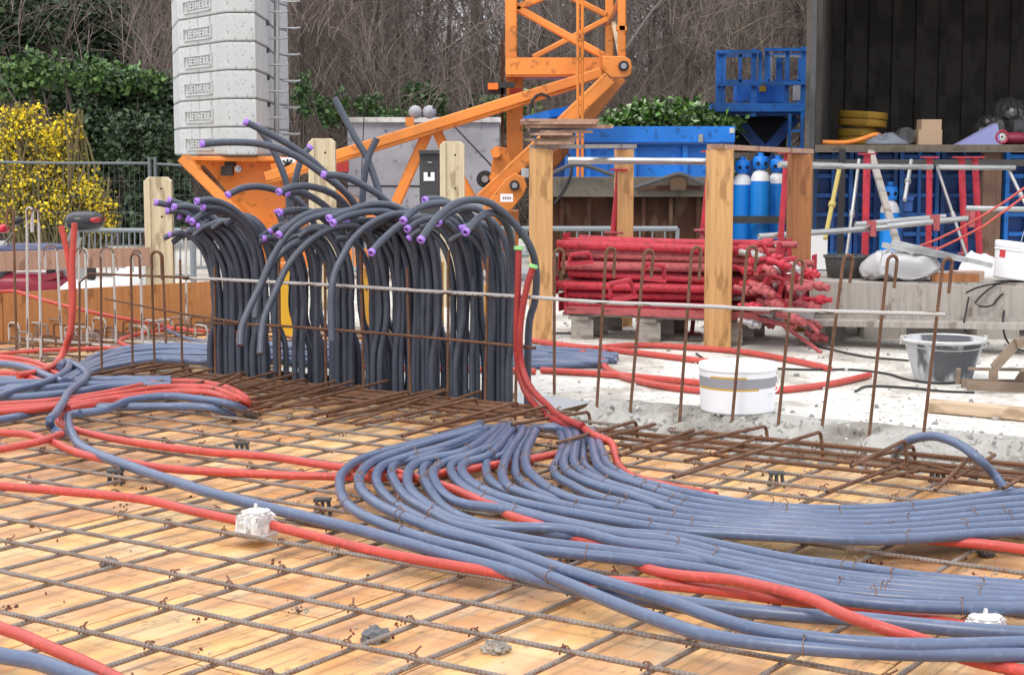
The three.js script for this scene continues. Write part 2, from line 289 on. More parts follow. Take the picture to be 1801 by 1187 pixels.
// loose rust flakes, bark crumbs and cement crumbs on the deck
{
  const n = 620, im = new THREE.InstancedMesh(new THREE.DodecahedronGeometry(1, 0), mat([1, 1, 1], .95), n); im.name = 'rust_crumbs'; im.userData.kind = 'stuff'; const m = new THREE.Matrix4(), q = new THREE.Quaternion(), e = new THREE.Euler(); let c = null, left = 0, i = 0;
  while (i < n) {
    if (!left) { const f = 4.2 + 5.5 * rnd() ** 1.2; c = V(R(-.33, .33) * f, 0, -f); left = rnd() < .6 ? 1 : Math.floor(R(3, 14)); }
    left--; const x = c.x + R(-1, 1) * R(0, .07), z = c.z + R(-1, 1) * R(0, .07); if (!inPit(x, z)) continue;
    const s = R(.002, .0065), rustish = rnd() < .8; e.set(R(0, 3), R(0, 3), R(0, 3)); q.setFromEuler(e); m.compose(V(x, s * .5, z), q, V(s * R(.8, 1.8), s * R(.5, .8), s)); im.setMatrixAt(i, m); im.setColorAt(i, rustish ? lin(R(.10, .2), R(.035, .06), R(.02, .035)) : lin(.4, .37, .33)); i++;
  }
  im.castShadow = im.receiveShadow = true; scene.add(im);
}
// stones and broken concrete on the slab
{
  const n = 900, im = new THREE.InstancedMesh(new THREE.DodecahedronGeometry(1, 0), mat([1, 1, 1], .95), n); im.name = 'concrete_rubble'; im.userData.kind = 'stuff'; const m = new THREE.Matrix4(), q = new THREE.Quaternion(), e = new THREE.Euler();
  for (let i = 0; i < n; i++) {
    let p, s, y; if (i < 520) { const u = R(0, 6), o = R(-.25, .42); p = lipW.clone().addScaledVector(dA, -u).addScaledVector(dB, -o); s = R(.003, .013) * (rnd() < .05 ? 1.5 : 1); y = lipY(u, Math.min(1, (o + .22) / .66)) + s * .3; }
    else { const f = R(7.4, 12.5); p = V(R(.0, .34) * f, 0, -f); s = R(.003, .014); y = SLAB + s * .3; if (inPit(p.x, p.z)) y = .01; }
    e.set(R(0, 3), R(0, 3), R(0, 3)); q.setFromEuler(e); m.compose(V(p.x, y, p.z), q, V(s * R(.8, 1.5), s * R(.6, 1), s)); im.setMatrixAt(i, m); const k = R(.18, .55); im.setColorAt(i, lin(k, k * .97, k * .92));
  }
  im.castShadow = im.receiveShadow = true; scene.add(im);
}
// ---------- upright bars on the line of the slab edge ----------
const onW = (px, py, off = 0) => OP(px, py, Wp.clone().addScaledVector(dB, off), Wn);
const RS = .0075;
// a cane: straight leg, hook over the top with a short return
function cane(name, m, foot, top, hook, label, group, r = RS) {
  const up = top.clone().sub(foot).normalize(), h = hook.clone(), rad = h.length() / 2, hd = h.clone().normalize(), c = top.clone().addScaledVector(hd, rad), pts = [];
  for (let i = 0; i <= 8; i++) { const a = Math.PI * (1 - i / 8); pts.push(c.clone().addScaledVector(hd, Math.cos(a) * rad).addScaledVector(up, Math.sin(a) * rad)); }
  const end = pts[8].clone().addScaledVector(up, -R(.08, .13)); const q = [foot, ...pts, end], gs = []; for (let i = 0; i < q.length - 1; i++) gs.push(rod(q[i], q[i + 1], r, 8));
  return one(name, gs, m, label, 'rebar', group);
}
const hookLab = 'rusty hooked steel bar rising from the broken slab edge before the red prop stack';
const hooks = [[975, 690, 975, 447, 1], [1048, 747, 1066, 445, 1], [1106, 764, 1133, 449, 1], [1194, 770, 1217, 444, 1], [1285, 788, 1315, 443, 1], [1366, 780, 1397, 467, 1], [1441, 812, 1484, 459, 1], [1526, 798, 1562, 460, 1], [1620, 822, 1659, 465, 1]];
for (const [x0, y0, x1, y1, s] of hooks) { const a = onW(x0, y0 + 4), b = OP(x1, y1, a, V(0, 0, 1)); a.y = Math.max(.0, a.y); cane('hooked_bar', M.rust, a, b, V(.045 * s, 0, -.02), hookLab, 'hooked bars along the slab edge'); }
// uprights between the pipes
for (const [x0, y0, x1, y1] of [[378, 672, 377, 470], [492, 690, 490, 440], [573, 690, 571, 462], [640, 705, 634, 440], [722, 714, 716, 470], [787, 722, 789, 440], [853, 738, 858, 452], [906, 735, 912, 470]]) {
  const a = onW(x0, y0, -.09), b = OP(x1, y1, a, V(0, 0, 1)); a.y = .0;
  one('upright_bar', rod(a, b, RS, 8), M.rust, 'straight rusty bar standing in front of the upright conduits', 'rebar', 'straight bars among the conduits');
}
// long bars tied along the uprights
{
  const L = (pts, m, r, label, off) => one('horizontal_bar', tube(pts.map(([x, y]) => onW(x, y, off)), r, { n: 8, step: .12 }), m, label, 'rebar');
  const g = thing('horizontal_bar', 'long pale bar tied across the upright conduits and the hooked bars', 'rebar');
  mesh('bar', tube([[322, 489], [420, 493], [640, 505], [800, 515], [940, 523], [1060, 532], [1200, 537], [1400, 546], [1665, 553]].map(([x, y]) => onW(x, y, -.105)), .0095, { n: 10, step: .12 }), M.lime_bar, g);
  const tw = []; for (let x = 390; x < 940; x += R(9, 26)) { const p = onW(x, 491 + (x - 330) * .056, -.105); const t = new THREE.TorusGeometry(.0115, .0022, 4, 8); t.rotateY(Math.PI / 2 + R(-.5, .5)); t.rotateZ(R(-.5, .5)); t.translate(p.x, p.y, p.z); tw.push(t); } const w = mesh('wire_ties', tw, M.rust, g); w.userData.kind = 'stuff'; seat(g);
  L([[345, 567], [470, 572], [640, 584], [780, 596], [942, 612]], M.rust, RS, 'long rusty bar tied across the upright conduits at half height', -.10);
  L([[182, 525], [240, 536], [300, 548], [420, 567]], M.rust, .006, 'short rusty bar sloping towards the first conduit bundle', -.12);
  L([[139, 664], [139, 520], [141, 490], [155, 482], [200, 483], [330, 488]], M.rust, .007, 'rusty bar bent over at a right angle left of the conduits', -.12);
}
// cement-white hooked bars on the left part of the deck
{
  const lab = 'cement-spattered hooked bar standing near the plywood edge board', grp = 'white spattered hooked bars';
  for (const [fx, fy, tx, ty, hx, m] of [[28, 622, 22, 372, -9, M.rust], [48, 630, 46, 372, 12, M.lime_bar], [71, 638, 67, 374, -11, M.lime_bar], [108, 612, 99, 442, -20, M.lime_bar], [153, 620, 149, 446, -16, M.lime_bar], [139, 600, 138, 446, 16, M.lime_bar], [204, 612, 198, 446, -20, M.lime_bar], [250, 618, 246, 448, -13, M.lime_bar], [292, 622, 285, 452, -18, M.rust], [327, 575, 326, 405, -6, M.lime_bar]]) {
    const a = G(fx, fy, .03), b = D(tx, ty, -a.z); cane('hooked_bar', m, a, b, V(hx / F * -a.z, 0, .02), m === M.rust ? 'rusty hooked bar standing among the cement-spattered ones' : lab, m === M.rust ? 'rusty hooked bars among the white ones' : grp, .0085);
  }
  for (const [fx, fy, tx, ty, hx] of [[178, 676, 176, 452, 0], [233, 672, 229, 455, 17], [272, 668, 265, 452, 19], [320, 660, 316, 456, 0]]) {
    const a = G(fx, fy, .03), b = D(tx, ty, -a.z); if (hx) cane('hooked_bar', M.rust, a, b, V(hx / F * -a.z, 0, .02), 'thin rusty hooked bar standing in the blue pipe loops', 'hooked bars in the pipe loops', .007); else one('upright_bar', rod(a, b, .007, 8), M.rust, 'straight rusty bar standing in the blue pipe loops', 'rebar', 'straight bars in the pipe loops');
  }
}
// bent stirrup ends that lean up from the mat
{
  const c7 = (x, y) => [340 + x * .3665, 450 + y * .3665], c2 = (x, y) => [900 + x * .5003, 540 + y * .5003], c4 = (x, y) => [x * .2221, 560 + y * .2221];
  const L = [
    [c4(470, 495), c4(1210, 345), 22], [c4(640, 480), c4(1455, 370), 26], [c4(950, 580), c4(1680, 400), 0], [c4(1180, 600), c4(1801, 455), 0],
    [c7(0, 690), c7(225, 565), 14], [c7(0, 680), c7(480, 600), 10], [c7(140, 715), c7(650, 608), 16], [c7(280, 708), c7(812, 622), 22], [c7(60, 745), c7(420, 720), 0], [c7(430, 720), c7(930, 690), 0], [c7(570, 765), c7(1035, 648), 22], [c7(640, 770), c7(1115, 708), 14], [c7(850, 800), c7(1360, 682), 30], [c7(780, 810), c7(1120, 740), 0], [c7(1000, 865), c7(1555, 700), 18], [c7(1200, 790), c7(1550, 760), 0], [c7(1180, 850), c7(1720, 714), 22],
    [c2(0, 385), c2(140, 345), 14], [c2(0, 412), c2(272, 368), 30], [c2(160, 478), c2(438, 400), 30], [c2(270, 470), c2(505, 412), 0], [c2(380, 522), c2(640, 432), 0], [c2(420, 500), c2(690, 435), 0], [c2(490, 505), c2(895, 418), 46], [c2(610, 540), c2(830, 488), 0], [c2(570, 598), c2(1088, 438), 52], [c2(700, 520), c2(880, 455), 0], [c2(1195, 560), c2(1385, 468), 54], [c2(1200, 545), c2(1415, 488), 44], [c2(1110, 650), c2(1400, 545), 0], [c2(1270, 610), c2(1500, 560), 0], [c2(1490, 645), c2(1635, 508), 0], [c2(1560, 600), c2(1700, 520), 0], [c2(1730, 638), c2(1800, 598), 0],
  ];
  for (const [a, b, drop] of L) {
    const p = G(a[0], a[1], drop ? .05 + drop / 420 : R(.07, .13)), q = OP(b[0], b[1], p, dA); if (q.z > p.z || q.z < -14) { q.copy(D(b[0], b[1], -p.z + .5)); }
    const down = drop ? [q, D(b[0] + drop * .08, b[1] + drop, -q.z)] : [q]; for (const d of down) d.y = Math.max(.03, d.y);
    one('stirrup', bent([p, ...down], .0078, .03, 8), M.rust, 'rusty bent stirrup leg leaning up from the mat by the upright bars', 'rebar', 'stirrup legs along the slab edge');
  }
  for (let i = 0; i < 26; i++) { // more stirrup legs between the mat and the feet of the upright pipes
    const px = 300 + i * 25 + R(-8, 8), f = wline(px).addScaledVector(dB, -R(.06, .2)), h = R(.06, .13), a = f.clone().addScaledVector(dB, -R(.5, 1.0)).setY(R(.06, .09)), b = f.clone().setY(h);
    one('stirrup', bent(rnd() < .5 ? [a, b, f.clone().setY(.02)] : [a, b], .0075, .03, 7), M.rust, 'dark rusty stirrup leg lying before the feet of the upright conduits', 'rebar', 'dark stirrup legs before the conduits');
  }
  for (let i = 0; i < 5; i++) { const o = -.1 - i * .09 + R(-.02, .02), a = wline(330).addScaledVector(dB, o).setY(.075), b = wline(1000 + R(-60, 40)).addScaledVector(dB, o + R(-.04, .04)).setY(.085); one('edge_bar', rod(a, b, .008, 8), M.rust, 'dark rusty bar lying lengthwise before the upright conduits', 'rebar', 'lengthwise bars before the conduits'); }
  const x = c2(1430, 545), y = c2(1640, 602); one('loose_bar', rod(G(...x, .12), G(...y, .06), .007), M.rust, 'short loose bar crossing the stirrup legs under the blue hose arch', 'rebar');
  // longitudinal bars that lie on the stirrups before the slab
  for (const [o, y, s, e] of [[-.16, .075, 1.1, 6], [-.28, .07, .9, 6], [-.05, .09, 1.6, 5.4], [-.42, .068, .2, 5.6]]) {
    const a = lipW.clone().addScaledVector(dB, -.34 + o).addScaledVector(dA, -s + .8).setY(y), b = lipW.clone().addScaledVector(dB, -.34 + o + R(-.03, .03)).addScaledVector(dA, -e).setY(y + .01);
    one('edge_bar', rod(a, b, .009, 8), M.rust, 'thick rusty bar lying along the foot of the broken slab edge', 'rebar', 'bars along the foot of the slab edge');
  }
}
// low U stirrups before the edge board, left
{
  const tones = [M.rust, M.lime_bar, M.grey];
  for (let r = 0; r < 3; r++) for (let i = 0; i < 9; i++) {
    const x = 8 + i * 39 + r * 13 + R(-6, 6), y = 598 + r * 9 - x * .055; if (x > 372) continue;
    const p = G(x, y, .02), w = R(.10, .16), h = R(.10, .17); const d = dA.clone().multiplyScalar(-1);
    one('low_stirrup', bent([p.clone(), p.clone().setY(h), p.clone().addScaledVector(d, w).setY(h + R(-.01, .01)), p.clone().addScaledVector(d, w)], .0075, .03, 6), tones[(r + i) % 3], 'small upturned U-shaped stirrup at the foot of the plywood edge board', 'rebar', 'U stirrups along the edge board');
  }
  for (let i = 0; i < 16; i++) { const x = R(-20, 250), y = R(592, 640) - x * .03, p = G(x, y, .06), q = p.clone().addScaledVector(dA, -R(.6, 1.6)); q.y = R(.05, .12); if (!inPit(q.x, q.z)) continue; one('lap_bar', rod(p, q, .007, 6), pick(tones), 'loose lapped bar lying before the plywood edge board', 'rebar', 'lapped bars before the edge board'); }
}
// ---------- conduits ----------
const RC = .0186, tieMat = mat([.24, .15, .12], .7);
const lift = (pts, y) => pts.map(([x, yy, h]) => G(x, yy, h ?? y));
function conduit(name, pts, r, m, label, group, category = 'conduit', opt) { return one(name, tube(pts, r, { n: 10, step: .04, ...opt }), m, label, category, group); }
const k4 = (l) => l.map(([x, y]) => [560 + x * .3554, 700 + y * .3554]), k5 = (l) => l.map(([x, y]) => [1150 + x * .3615, 780 + y * .3615]);
{
  const xs = [150, 400, 700, 1000, 1300, 1600, 1801, 1960], top = [240, 288, 318, 322, 300, 262, 240, 222], bot = [428, 442, 457, 470, 460, 438, 428, 418];
  const up = (k) => xs.map((x, i) => [x, top[i] + (bot[i] - top[i]) * slot[k] / 6]);
  const slot = [0, 1, 1.5, 2, 3, 3.5, 4, 4, 4.5, 5, 5.4, 6], lowSlot = [2, 5, 8, 10];
  const fan = [
    // outer sweeps
    [[[800, 128], [760, 150], [600, 195], [400, 245], [220, 300], [120, 370], [105, 430], [130, 510], [200, 570], [350, 635], [540, 700], [800, 745 + 20], [1000, 825], [1200, 905], [1350, 968], [1550, 1050]], [[100, 885], [222, 925], [500, 972], [850, 1005], [1200, 1022], [1801, 1030], [1960, 1034]], .10],
    [[[800, 150], [730, 170], [560, 215], [400, 265], [270, 315], [205, 380], [210, 450], [270, 510], [350, 555], [480, 610], [650, 670], [820, 712], [1000, 775], [1200, 845], [1400, 905], [1550, 950]], [[120, 780], [250, 830], [500, 905], [800, 950], [1000, 970], [1300, 982], [1801, 972], [1960, 970]], .118],
    [[[830, 150], [780, 180], [620, 240], [440, 290], [320, 335], [285, 390], [310, 460], [380, 525], [480, 585], [600, 640], [760, 690], [900, 720], [1100, 752], [1300, 775], [1550, 800]], [[120, 596], [300, 625], [500, 672], [750, 733], [1100, 780], [1400, 797], [1801, 803], [1960, 806]], .105],
    [[[850, 150], [800, 190], [640, 250], [500, 298], [390, 322], [360, 365], [385, 430], [450, 505], [560, 568], [680, 628], [800, 660], [960, 690], [1150, 722], [1350, 745], [1550, 772]], [[120, 562], [300, 590], [500, 640], [800, 708], [1200, 752], [1801, 776], [1960, 780]], .09],
    [[[880, 150], [840, 185], [700, 270], [550, 302], [470, 333], [440, 390], [460, 460], [530, 520], [620, 580], [720, 622], [850, 638], [1000, 642], [1150, 645], [1300, 664], [1500, 716]], [[120, 530], [300, 578], [600, 643], [900, 692], [1200, 722], [1801, 752], [1960, 756]], .10],
    [[[900, 140], [860, 175], [760, 252], [600, 300], [530, 333], [518, 385], [560, 470], [620, 540], [700, 588], [800, 622], [950, 640], [1150, 668], [1350, 690], [1500, 715]], [[100, 508], [300, 556], [600, 615], [900, 660], [1200, 695], [1801, 733], [1960, 738]], .082],
    [[[920, 140], [880, 180], [800, 260], [620, 322], [570, 360], [580, 420], [640, 490], [720, 525], [900, 550], [1100, 595], [1300, 640], [1500, 680]], [[100, 478], [300, 525], [600, 590], [900, 640], [1200, 672], [1801, 715], [1960, 720]], .086],
    [[[950, 135], [915, 180], [860, 240], [720, 300], [660, 335], [662, 375], [720, 440], [850, 510], [1000, 560], [1200, 610], [1400, 650], [1500, 668]], [[100, 455], [400, 512], [700, 570], [1000, 607], [1300, 652], [1801, 692], [1960, 700]], .08],
    [[[965, 150], [930, 190], [830, 290], [730, 320], [708, 352], [760, 420], [900, 490], [1050, 530], [1200, 560], [1400, 596], [1500, 615]], up(11), .094],
    [[[985, 150], [965, 180], [930, 258], [900, 290], [845, 305], [830, 350], [860, 420], [950, 470], [1100, 512], [1300, 568], [1500, 596]], up(10), .072],
    [[[1010, 150], [1000, 185], [960, 240], [920, 320], [912, 390], [950, 445], [1100, 500], [1250, 540], [1500, 582]], up(9), .094],
    [[[1040, 165], [1028, 195], [990, 260], [975, 330], [990, 400], [1070, 460], [1200, 508], [1400, 550], [1500, 562]], up(8), .072],
    [[[1075, 165], [1060, 195], [1030, 260], [1030, 340], [1080, 402], [1200, 478], [1330, 520], [1500, 546]], up(7), .094],
    [[[1030, 160], [1110, 148], [1185, 165], [1210, 230], [1190, 300], [1166, 350], [1182, 390], [1250, 430], [1350, 480], [1500, 518]], up(5), .072],
    [[[1120, 145], [1210, 150], [1244, 190], [1240, 250], [1215, 310], [1230, 360], [1300, 402], [1400, 440], [1550, 482]], up(4), .094],
    [[[1160, 140], [1255, 160], [1280, 200], [1270, 262], [1270, 330], [1330, 380], [1450, 430], [1550, 460]], up(3), .094],
    [[[1180, 138], [1285, 160], [1312, 205], [1310, 270], [1322, 340], [1400, 390], [1550, 440]], up(2), .072],
    [[[1200, 136], [1310, 160], [1348, 210], [1370, 290], [1400, 350], [1500, 400], [1560, 420]], up(1), .094],
    [[[1220, 134], [1350, 165], [1385, 220], [1410, 280], [1440, 340], [1530, 395], [1570, 410]], up(0), .094],
  ];
  fan.forEach(([a, b, y], i) => {
    const P = lift([...k4(a), ...k5(b)], y + .002 * (i % 2)), g = thing('conduit', 'blue-grey plastic conduit sweeping in a bend across the deck from the hole in the mat', 'conduit', 'blue-grey conduits in the wide sweep'), c = new THREE.CatmullRomCurve3(P, false, 'centripetal', .5), ties = [];
    mesh('pipe', tube(P, RC, { n: 12, step: .035 }), M.conduit, g);
    for (let k = 0; k < 5; k++) { const u = R(.12, .95), p = c.getPointAt(u), t = c.getTangentAt(u), o = new THREE.TorusGeometry(RC * 1.06, .0017, 4, 14); o.applyQuaternion(new THREE.Quaternion().setFromUnitVectors(V(0, 0, 1), t)); o.translate(p.x, p.y, p.z); ties.push(o, tube([p.clone().add(V(0, RC, 0)), p.clone().add(V(R(-.01, .01), RC + .012, R(-.01, .01))), p.clone().add(V(R(-.02, .02), RC + R(.008, .02), R(-.02, .02)))], .002, { n: 4, step: .01, caps: false })); }
    const w = mesh('wire_ties', ties, tieMat, g); w.userData.kind = 'stuff'; seat(g);
  });
}
// single grey conduit that runs diagonally through the front
conduit('conduit', lift([[140, 727], [122, 730], [119, 742], [124, 760], [140, 783], [173, 800], [233, 822], [300, 845], [380, 870], [470, 893], [560, 915], [640, 935], [720, 957], [800, 980], [890, 1003], [960, 1022], [1060, 1048], [1140, 1052], [1260, 1068], [1400, 1082], [1500, 1088], [1700, 1108], [1860, 1118]], .078), .021, M.conduit, 'single blue-grey conduit running diagonally past the white box', null);
conduit('conduit', lift([[-60, 1135], [0, 1153], [60, 1163], [110, 1180], [180, 1207], [260, 1250]], .078), .021, M.conduit, 'blue-grey conduit in the corner beside a red conduit', null);
conduit('conduit', lift([[140, 727], [180, 722], [230, 704], [290, 697], [350, 702], [400, 710], [430, 722, .06], [455, 738, -.03]], .11), .02, M.conduit, 'grey conduit curving over the bar ends before the upright bundle', null);
conduit('conduit', lift([[-20, 742], [30, 733], [90, 720], [150, 716], [220, 716], [300, 715], [370, 718], [400, 728, .05], [420, 740, -.03]], .085), .02, M.conduit, 'grey conduit lying along the front of the red bundle', null);
conduit('conduit', lift([[107, 763, .085], [90, 753, .09], [86, 741], [97, 727], [110, 708], [120, 690], [147, 668], [152, 656], [130, 641], [114, 636], [104, 645]], .13), .02, M.conduit, 'pale grey conduit crossing over the red and blue bundles', null);
conduit('conduit', lift([[-20, 705], [20, 688], [60, 678], [95, 665], [118, 650], [121, 640]], .13), .02, M.conduit, 'pale grey conduit climbing over the blue bundle', null);
// hose arch over the slab lip at the right
{ const p = [[1572, 818, .02], [1582, 790, .13]].map(([x, y, h]) => G(x, y, h)); const d = -p[1].z; conduit('conduit', [...p, D(1605, 773, d - .1), D(1640, 767, d - .18), D(1680, 778, d - .3), D(1720, 805, d - .45), G(1752, 838, .1), G(1775, 862, .08), G(1830, 880, .08)], .018, M.conduit, 'grey hose arching over the broken slab edge', null); }
// red conduits on the mat
const redLab = 'red conduit on the mat running';
const red = (pts, y, label, r = .0165, m = M.red) => conduit('red_conduit', lift(pts, y), r, m, label, null, 'conduit');
red([[-60, 850], [0, 855], [155, 868], [260, 880], [330, 897], [400, 912], [445, 922]], .072, redLab + ' into the white box under the grey conduit');
red([[475, 922], [500, 930], [560, 945], [640, 965], [740, 985], [830, 1000], [920, 1014], [1000, 1020], [1090, 1023], [1150, 1027], [1258, 1038], [1367, 1053], [1457, 1061], [1548, 1074], [1620, 1088], [1700, 1102]], .066, redLab + ' between the two white boxes');
red([[-60, 757], [0, 761], [40, 763], [87, 776], [133, 795], [173, 806], [233, 815], [300, 825], [400, 831], [500, 836], [600, 838], [681, 840], [738, 842], [773, 833], [809, 828], [862, 819], [905, 812], [979, 799]], .068, redLab + ' under the start of the blue sweep');
red([[135, 724], [112, 729], [103, 741], [120, 752], [167, 765], [233, 778], [300, 788], [366, 795], [466, 803], [600, 822], [652, 826], [702, 832], [738, 842], [787, 856], [830, 874], [873, 892], [901, 908], [944, 922], [997, 943], [1040, 953], [1082, 965], [1110, 985], [1150, 1004, .09], [1204, 1013, .1], [1277, 1019, .11], [1349, 1033, .13], [1421, 1051, .14], [1493, 1084, .142], [1566, 1109, .13], [1638, 1131, .1], [1689, 1155, .07], [1801, 1181, .07], [1880, 1200, .07]], .076, redLab + ' from the left loop right under the blue sweep');
red([[-60, 1085], [0, 1105], [31, 1115], [86, 1139], [138, 1161], [195, 1189], [280, 1235]], .078, redLab + ' across the corner over a blue one');
red([[1500, 930], [1600, 945], [1681, 953], [1740, 958], [1801, 966], [1880, 976]], .07, redLab + ' out from under the upper blue conduits');
red([[-60, 798], [0, 790], [27, 785], [67, 777], [107, 763]], .085, redLab + ' to a joint with the pale grey conduit');
red([[1030, 755, .12], [1047, 766, .12], [1072, 776, .1], [1082, 799, .075], [1090, 821], [1114, 839], [1164, 853], [1210, 863], [1260, 872]], .07, redLab + ' around the last bend of the blue sweep');
// red bundles at the left
[[[-20, 627], [29, 631], [58, 637], [84, 646], [111, 653], [140, 663], [165, 672]], [[-20, 634], [44, 642], [73, 651], [100, 658], [130, 668]], [[-20, 640], [30, 645], [60, 655], [92, 668]], [[-20, 656], [25, 658], [50, 664], [75, 672]], [[-20, 665], [20, 666], [60, 672]]].forEach((p, i) => conduit('red_conduit', lift(p, .085 + .012 * (i % 2)), .018, M.red, 'coral red conduit in the bundle tied beside the two red risers', 'red conduits beside the risers'));
[[[-20, 713], [67, 708], [122, 702], [178, 693], [222, 684], [267, 675], [322, 671], [378, 677], [420, 692], [446, 712, .06], [462, 728, -.04]], [[-20, 720], [89, 713], [155, 702], [222, 691], [289, 681], [355, 681], [410, 697], [438, 714, .06], [455, 730, -.04]], [[120, 720], [151, 713], [200, 705], [244, 701], [311, 688], [370, 684], [425, 702], [446, 716, .05], [460, 730, -.04]], [[-20, 726], [80, 718], [160, 707], [240, 696], [300, 690], [360, 690], [400, 701], [430, 716, .05], [446, 732, -.04]]].forEach((p, i) => conduit('red_conduit', lift(p, .10 + .01 * (i % 2)), .018, M.red, 'coral red conduit in the long bundle that dips under the bar ends', 'red conduits in the long bundle'));
red([[-20, 624], [60, 617], [125, 614], [190, 612], [260, 614]], .075, 'coral red conduit crossing behind the two red risers', .013);
red([[330, 577], [284, 580], [250, 586], [222, 593], [209, 600], [216, 606], [240, 612]], .075, 'coral red conduit in a narrow loop before the edge board', .014);
{ const p = [D(-20, 512, 11.15), D(0, 513, 11.25), D(23, 512, 11.3), D(63, 524, 11.2), D(118, 539, 11.15), D(175, 552, 11.15), D(232, 563, 11.2), G(290, 574, .09), G(330, 580, .08), G(372, 583, .08), G(420, 584, .08)]; conduit('red_conduit', p, .012, M.red, 'thin red conduit hanging over the edge board down to the deck', null); }
// risers
{
  const riser = (pts, d0, foot, r, m, cap, label) => { const g = thing('red_riser', label, 'conduit'); const P = pts.map(([x, y, dd = 0]) => D(x, y, d0 + dd)); mesh('pipe', tube([...P, ...foot], r, { n: 10 }), m, g); if (cap) { const a = P[0], t = P[0].clone().sub(P[1]).normalize(); mesh('end_cap', rod(a.clone().addScaledVector(t, -.008), a.clone().addScaledVector(t, .008), r * 1.35, 12), M.lime, g); } return seat(g); };
  const d1 = -G(95, 640, .08).z; riser([[106, 397], [112, 420], [118, 450], [124, 500], [125, 540], [122, 580]], d1, [D(113, 612, d1), G(96, 640, .1), G(75, 652, .1), G(50, 658, .1)], .017, M.red, 0, 'thin red riser with its open top tilted away from its neighbour');
  riser([[130, 392], [128, 430], [126, 470], [128, 520], [126, 560], [122, 590]], d1 - .05, [D(112, 618, d1), G(90, 645, .12), G(60, 655, .12), G(30, 660, .12)], .018, M.red, 0, 'straight red riser standing among cement-spattered bars');
  const d2 = -wline(912).z - .16; riser([[912, 436], [911, 500], [909, 560], [909, 610], [912, 650]], d2, [D(925, 690, d2 - .05), D(952, 722, d2 - .15), G(985, 742, .12), G(1015, 752, .11)], .017, M.redDark, 1, 'dark red riser with a green cap at the end of the conduit row');
  riser([[938, 468], [928, 500], [918, 550], [914, 600], [918, 645]], d2 - .03, [D(934, 683, d2 - .1), D(962, 712, d2 - .2), G(990, 735, .14), G(1025, 750, .13)], .0165, M.redDark, 1, 'tilted dark red riser with a green cap beside the timber post');
}
// blue loops on the left part of the deck
{
  const lab = 'blue-grey conduit in the loops left of the upright bundle', grp = 'blue-grey conduits in the left loops';
  for (let i = 0; i < 9; i++) { const k = i / 8, a = [[100 + 30 * k, 668 + 6 * k], [140 + 22 * k, 645 + 10 * k], [175 + 40 * k, 627 + 13 * k], [230 + 55 * k, 612 + 22 * k], [310 + 40 * k, 609 + 26 * k], [390 + 20 * k, 611 + 24 * k], [470, 612 + 24 * k]]; conduit('conduit', lift(a.map(([x, y]) => [x + R(-3, 3), y + R(-2, 2)]), .08 + .014 * (i % 3)), .021, M.conduit, lab, grp); }
  for (let i = 0; i < 7; i++) { const k = i / 6, a = [[-20, 668 + 40 * k], [60, 668 + 34 * k], [130, 666 + 28 * k], [190, 665 + 20 * k], [250, 668 + 12 * k], [300, 668 + 12 * k]]; conduit('conduit', lift(a.map(([x, y]) => [x, y + R(-1.5, 1.5)]), .085 + .016 * (i % 2)), .021, M.conduit, 'pale blue conduit in the flat bundle between the two red bundles', 'pale blue conduits in the flat left bundle'); }
  conduit('conduit', lift([[-20, 639], [20, 642], [50, 648], [80, 660], [110, 672]], .12), .021, M.conduit, 'blue conduit squeezed between red conduits at the left', null);
  conduit('conduit', lift([[287, 578], [305, 586], [330, 596], [372, 603], [430, 606]], .08), .014, M.conduit, 'pale thin conduit beside the narrow red loop', null);
  for (let i = 0; i < 7; i++) { const k = i / 6; conduit('conduit', lift([[430, 602 + 26 * k], [500, 604 + 34 * k], [640, 607 + 36 * k], [780, 610 + 34 * k], [920, 612 + 30 * k], [1010, 618 + 22 * k], [1060 + 40 * rnd(), 622 + 18 * k]].map(([x, y]) => [x, y + R(-2, 2)]), SLAB + .022 + .012 * (i % 2)), .02, M.conduit, 'blue conduit lying on the slab behind the upright bundle', 'blue conduits behind the upright bundle'); }
}
// red conduits on the slab
{
  const rs = (pts, label) => conduit('red_conduit', lift(pts, SLAB + .02), .018, M.red, label, null);
  rs([[1017, 623], [1035, 617], [1060, 611], [1125, 607], [1200, 610], [1300, 618], [1400, 635], [1460, 648]], 'red conduit on the slab bowing towards the prop stack');
  rs([[1070, 611], [1060, 630], [1070, 650], [1115, 668], [1180, 681], [1260, 688], [1365, 686], [1450, 677], [1530, 660]], 'red conduit on the slab looping round behind the white bucket');
  rs([[952, 651], [1050, 657], [1125, 663], [1230, 673], [1300, 680]], 'straight red conduit on the slab ending beside a short stub');
  rs([[930, 598], [1010, 609], [1075, 615], [1110, 619], [1200, 630], [1290, 642]], 'red conduit on the slab starting under the tall timber post');
  rs([[640, 646], [760, 648], [880, 651], [942, 653]], 'short red conduit end on the slab behind the conduit row');
}
